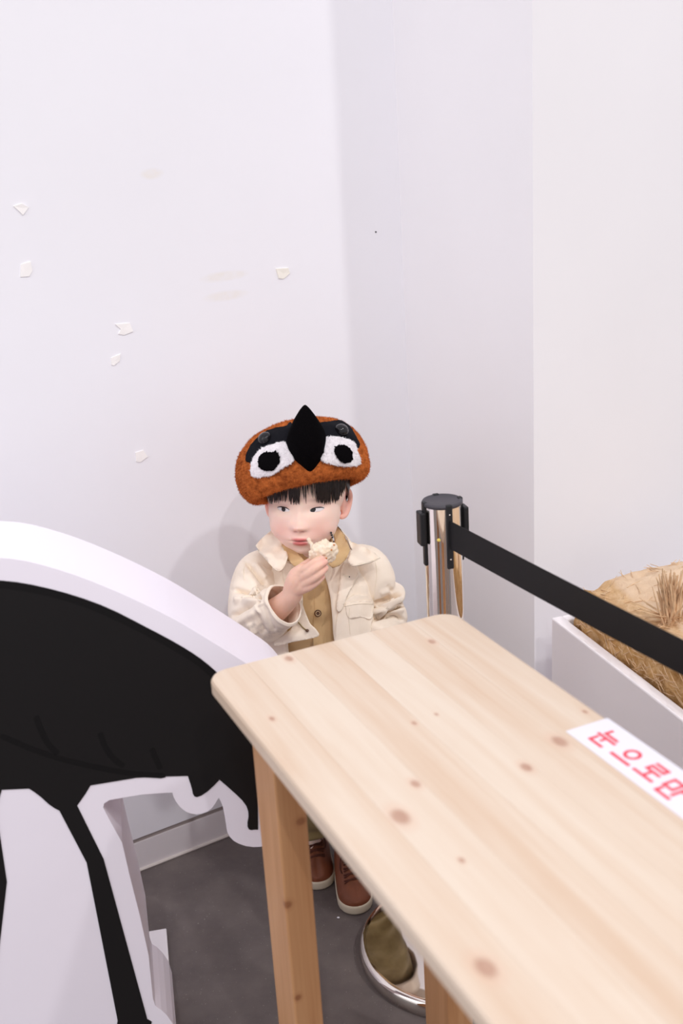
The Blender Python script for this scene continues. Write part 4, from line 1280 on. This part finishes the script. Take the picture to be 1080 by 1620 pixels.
# ================================================================== plush bird hat
HATC = W(476, 727, 2.035)
hat = thing('plush_hat', tuple(HATC), 'orange-brown plush bird hat with black beak and white eye patches worn by the child', 'hat')
HR = np.array(Matrix.Rotation(math.radians(-6), 3, 'Z') @ Matrix.Rotation(math.radians(12), 3, 'Y').transposed() @ Matrix.Rotation(math.radians(-24), 3, 'X'))
prof = spline([(.0, .070), (.040, .067), (.078, .054), (.105, .030), (.1185, -.006), (.115, -.040), (.101, -.058), (.088, -.057), (.081, -.042), (.080, -.010), (.06, .02), (0, .03)], 70)
NS = 160
v = []; f = []
for r, z in prof:
    for j in range(NS):
        a = 2 * math.pi * j / NS
        q = np.array([r * math.cos(a) * 1.02, r * math.sin(a) * 1.0, z]); q[2] *= 1
        v.append(q)
for i in range(len(prof) - 1):
    for j in range(NS): f.append((i * NS + j, (i + 1) * NS + j, (i + 1) * NS + (j + 1) % NS, i * NS + (j + 1) % NS))
V = []
for p in v:
    w_ = HATC + HR @ p
    n_ = p / (np.linalg.norm(p) + 1e-9)
    V.append(w_ + HR @ (n_ * (.0035 * nz(p, 24, 2) + .0016 * nz(p, 150, 5) + .0012 * nz(p, 320, 7))))
crown = obj('crown', V, f, M_plush, hat, label='puffy orange-brown plush crown')
KB = bvh_of(crown)
def fibres(name, src, count, length, width, mat, parent, clear=None):
    me = src.data; ps = me.polygons; base = np.array(src['_base'])
    A = np.array([p.area for p in ps]); idx = rng.choice(len(ps), count, p=A / A.sum()); V = []; F = []
    for i in idx:
        p = ps[int(i)]; vs = [np.array(me.vertices[k].co) for k in p.vertices]
        w = rng.random(len(vs)); w /= w.sum(); q = sum(a * b for a, b in zip(w, vs)) + base; nn = np.array(p.normal)
        t = rng.normal(size=3); t -= nn * (t @ nn); t /= np.linalg.norm(t); d = nn * .7 + t * rng.uniform(.2, .9) + np.array([0, 0, -.25]); d /= np.linalg.norm(d)
        if clear and nn @ (np.array(CAMP) - q) > 0:
            xy = PX(q)
            if any(inside(c, *xy) for c in clear): continue
        sd = np.cross(d, nn); sd /= np.linalg.norm(sd) + 1e-9; l = length * rng.uniform(.5, 1.2); k = len(V)
        V += [q - sd * width, q + sd * width, q + d * l]; F.append((k, k + 1, k + 2))
    return obj(name, V, F, mat, parent, smooth=False, kind='stuff')
flip_out(crown)
C4 = lambda pts: [(a / 4.696 + 360, b / 4.696 + 620) for a, b in pts]
MASK1 = C4([(470, 225), (430, 250), (340, 270), (260, 305), (190, 370), (145, 440), (130, 500), (150, 522), (182, 522), (215, 470), (290, 420), (420, 385), (480, 400), (520, 320)])
MASK2 = C4([(650, 240), (690, 225), (760, 218), (830, 208), (890, 238), (940, 300), (982, 392), (960, 414), (910, 370), (830, 345), (715, 345), (650, 330)])
fibres('plush_pile', crown, 27000, .0042, .00042, M_plush, crown, (MASK1, MASK2))
mk1 = sheet('mask_band', C4([(470, 225), (430, 250), (340, 270), (260, 305), (190, 370), (145, 440), (130, 500), (150, 522), (182, 522), (215, 470), (290, 420), (420, 385), (480, 400), (520, 320)]), KB, .0042, M_furd, hat, .005, step=1.6, smooth=2, per=6, jitter=.5)
mk2 = sheet('mask_band', C4([(650, 240), (690, 225), (760, 218), (830, 208), (890, 238), (940, 300), (982, 392), (960, 414), (910, 370), (830, 345), (715, 345), (650, 330)]), KB, .0042, M_furd, hat, .005, step=1.6, smooth=2, per=6, jitter=.5)
pa1 = sheet('eye_patch', C4([(395, 370), (432, 378), (462, 440), (490, 512), (400, 572), (330, 618), (215, 636), (168, 608), (178, 515), (235, 430), (300, 398)]), KB, .0062, M_furw, hat, .006, step=1.6, smooth=2, per=9, jitter=.8, bulge=.002)
pa2 = sheet('eye_patch', C4([(722, 335), (830, 335), (930, 365), (965, 430), (987, 535), (910, 553), (810, 546), (694, 508), (715, 440), (710, 370)]), KB, .0062, M_furw, hat, .006, step=1.6, smooth=2, per=9, jitter=.8, bulge=.002)
PUP1 = C4([(262, 455), (320, 446), (362, 450), (390, 492), (362, 560), (312, 590), (240, 572), (224, 510)])
PUP2 = C4([(820, 398), (880, 398), (926, 450), (926, 512), (880, 530), (825, 506), (794, 440)])
fibres('plush_pile', pa1, 3800, .0035, .0004, M_furw, pa1, (PUP1,)); fibres('plush_pile', pa2, 3800, .0035, .0004, M_furw, pa2, (PUP2,))
KP = bvh_of(crown, pa1, pa2)
sheet('pupil_patch', PUP1, KP, .0034, M_furb, pa1, .004, step=1.4, smooth=2, per=9, jitter=1.0, bulge=.001)
sheet('pupil_patch', PUP2, KP, .0034, M_furb, pa2, .004, step=1.4, smooth=2, per=9, jitter=1.0, bulge=.001)
KM = bvh_of(crown, mk1, mk2)
def toward(x, y):
    d = ray(x, y); return -d / np.linalg.norm(d)
for x, y, mkp in ((419, 694, mk1), (540, 681, mk2)):
    h = hit(KM, x, y)
    nn = h[1] / np.linalg.norm(h[1]);  nn = nn if nn @ toward(x, y) > 0 else -nn
    xx = np.cross([0, 0, 1.0], nn); xx /= np.linalg.norm(xx); Mx = np.stack([xx, np.cross(nn, xx), nn], 1)
    v, f = lathe([(.0125, -.002), (.0125, .001), (.0118, .0042), (.0092, .0078), (.005, .0100), (0, .0108)], h[0], 32, Mx)
    obj('button_eye', v, f, M_dome, mkp, label='smoky round plastic button eye')
# beak
ring = rounded([(478, 660), (494, 660), (509, 676), (516, 694), (511, 720), (500, 738), (490, 746), (478, 738), (463, 724), (453, 704), (457, 684), (466, 668)], 4)
tipp = W(482, 641, 1.905)
R0 = []
for x, y in ring:
    h = hit(KB, x, y); R0.append(h[0] if h else W(x, y, 1.98))
R0 = np.array(R0); c0 = R0.mean(0); V = []; F = []
K_ = 16; n_ = len(ring)
for i in range(K_):
    t = i / (K_ - 1); k = (1 - t ** 1.5) ** .85
    c = c0 * (1 - t) + tipp * t + np.array([0, -.012 * math.sin(t * math.pi), -.004 * math.sin(t * math.pi)])
    for p in R0: V.append(c + (p - c0) * max(k, .012))
for i in range(K_ - 1):
    for j in range(n_): F.append((i * n_ + j, i * n_ + (j + 1) % n_, (i + 1) * n_ + (j + 1) % n_, (i + 1) * n_ + j))
F.append(tuple((K_ - 1) * n_ + j for j in range(n_)))
obj('beak', V, F, M_furb, hat, label='black plush beak pointing up and forward')

# ================================================================== the snack
SN = W(511, 874, 1.886)
mN = plain('pale_puffed_snack', srgb(246, 232, 212), .8, .2, c2=srgb(236, 212, 180), vscale=90, bmp=.4, bscale=250)
snack = thing('snack', tuple(SN), 'lumpy pale puffed snack held up to the mouth of the child', 'snack')
M_sn = np.stack([np.array([1, 0, 0]), np.array([0, 1, 0]), np.array([0, 0, 1.0])], 1)
v, f = ellipsoid(SN, (.0255, .011, .0215), np.array(Matrix.Rotation(math.radians(-20), 3, 'Y')), 72, 44)
V = []
for p in v:
    q = np.asarray(p) - SN; nn = q / (np.linalg.norm(q) + 1e-9)
    V.append(p + nn * (.0042 * nz(q, 95, 3) + .0022 * nz(q, 230, 6) + .0008 * nz(q, 600, 2)))
obj('cracker', V, f, mN, snack)
v, f = tube([W(488, 854, 1.925), W(491, 859, 1.912), W(495, 865, 1.90)], [.0034, .0030, .004], 10, 14, True, disp=lambda t, a: .0008 * math.sin(t * 18 + a))
obj('bitten_strip', v, f, mN, snack)
M_crumb = plain('toasted_crumb', srgb(206, 140, 92), .8, .2)
for x, y in ((528, 862), (516, 883), (524, 870)):
    h = hit(bvh_of(bpy.data.objects['cracker']), x, y)
    if h: v, f = ellipsoid(h[0], (.002, .0015, .0016), nu=8, nv=6); obj('toasted_spot', v, f, M_crumb, snack)
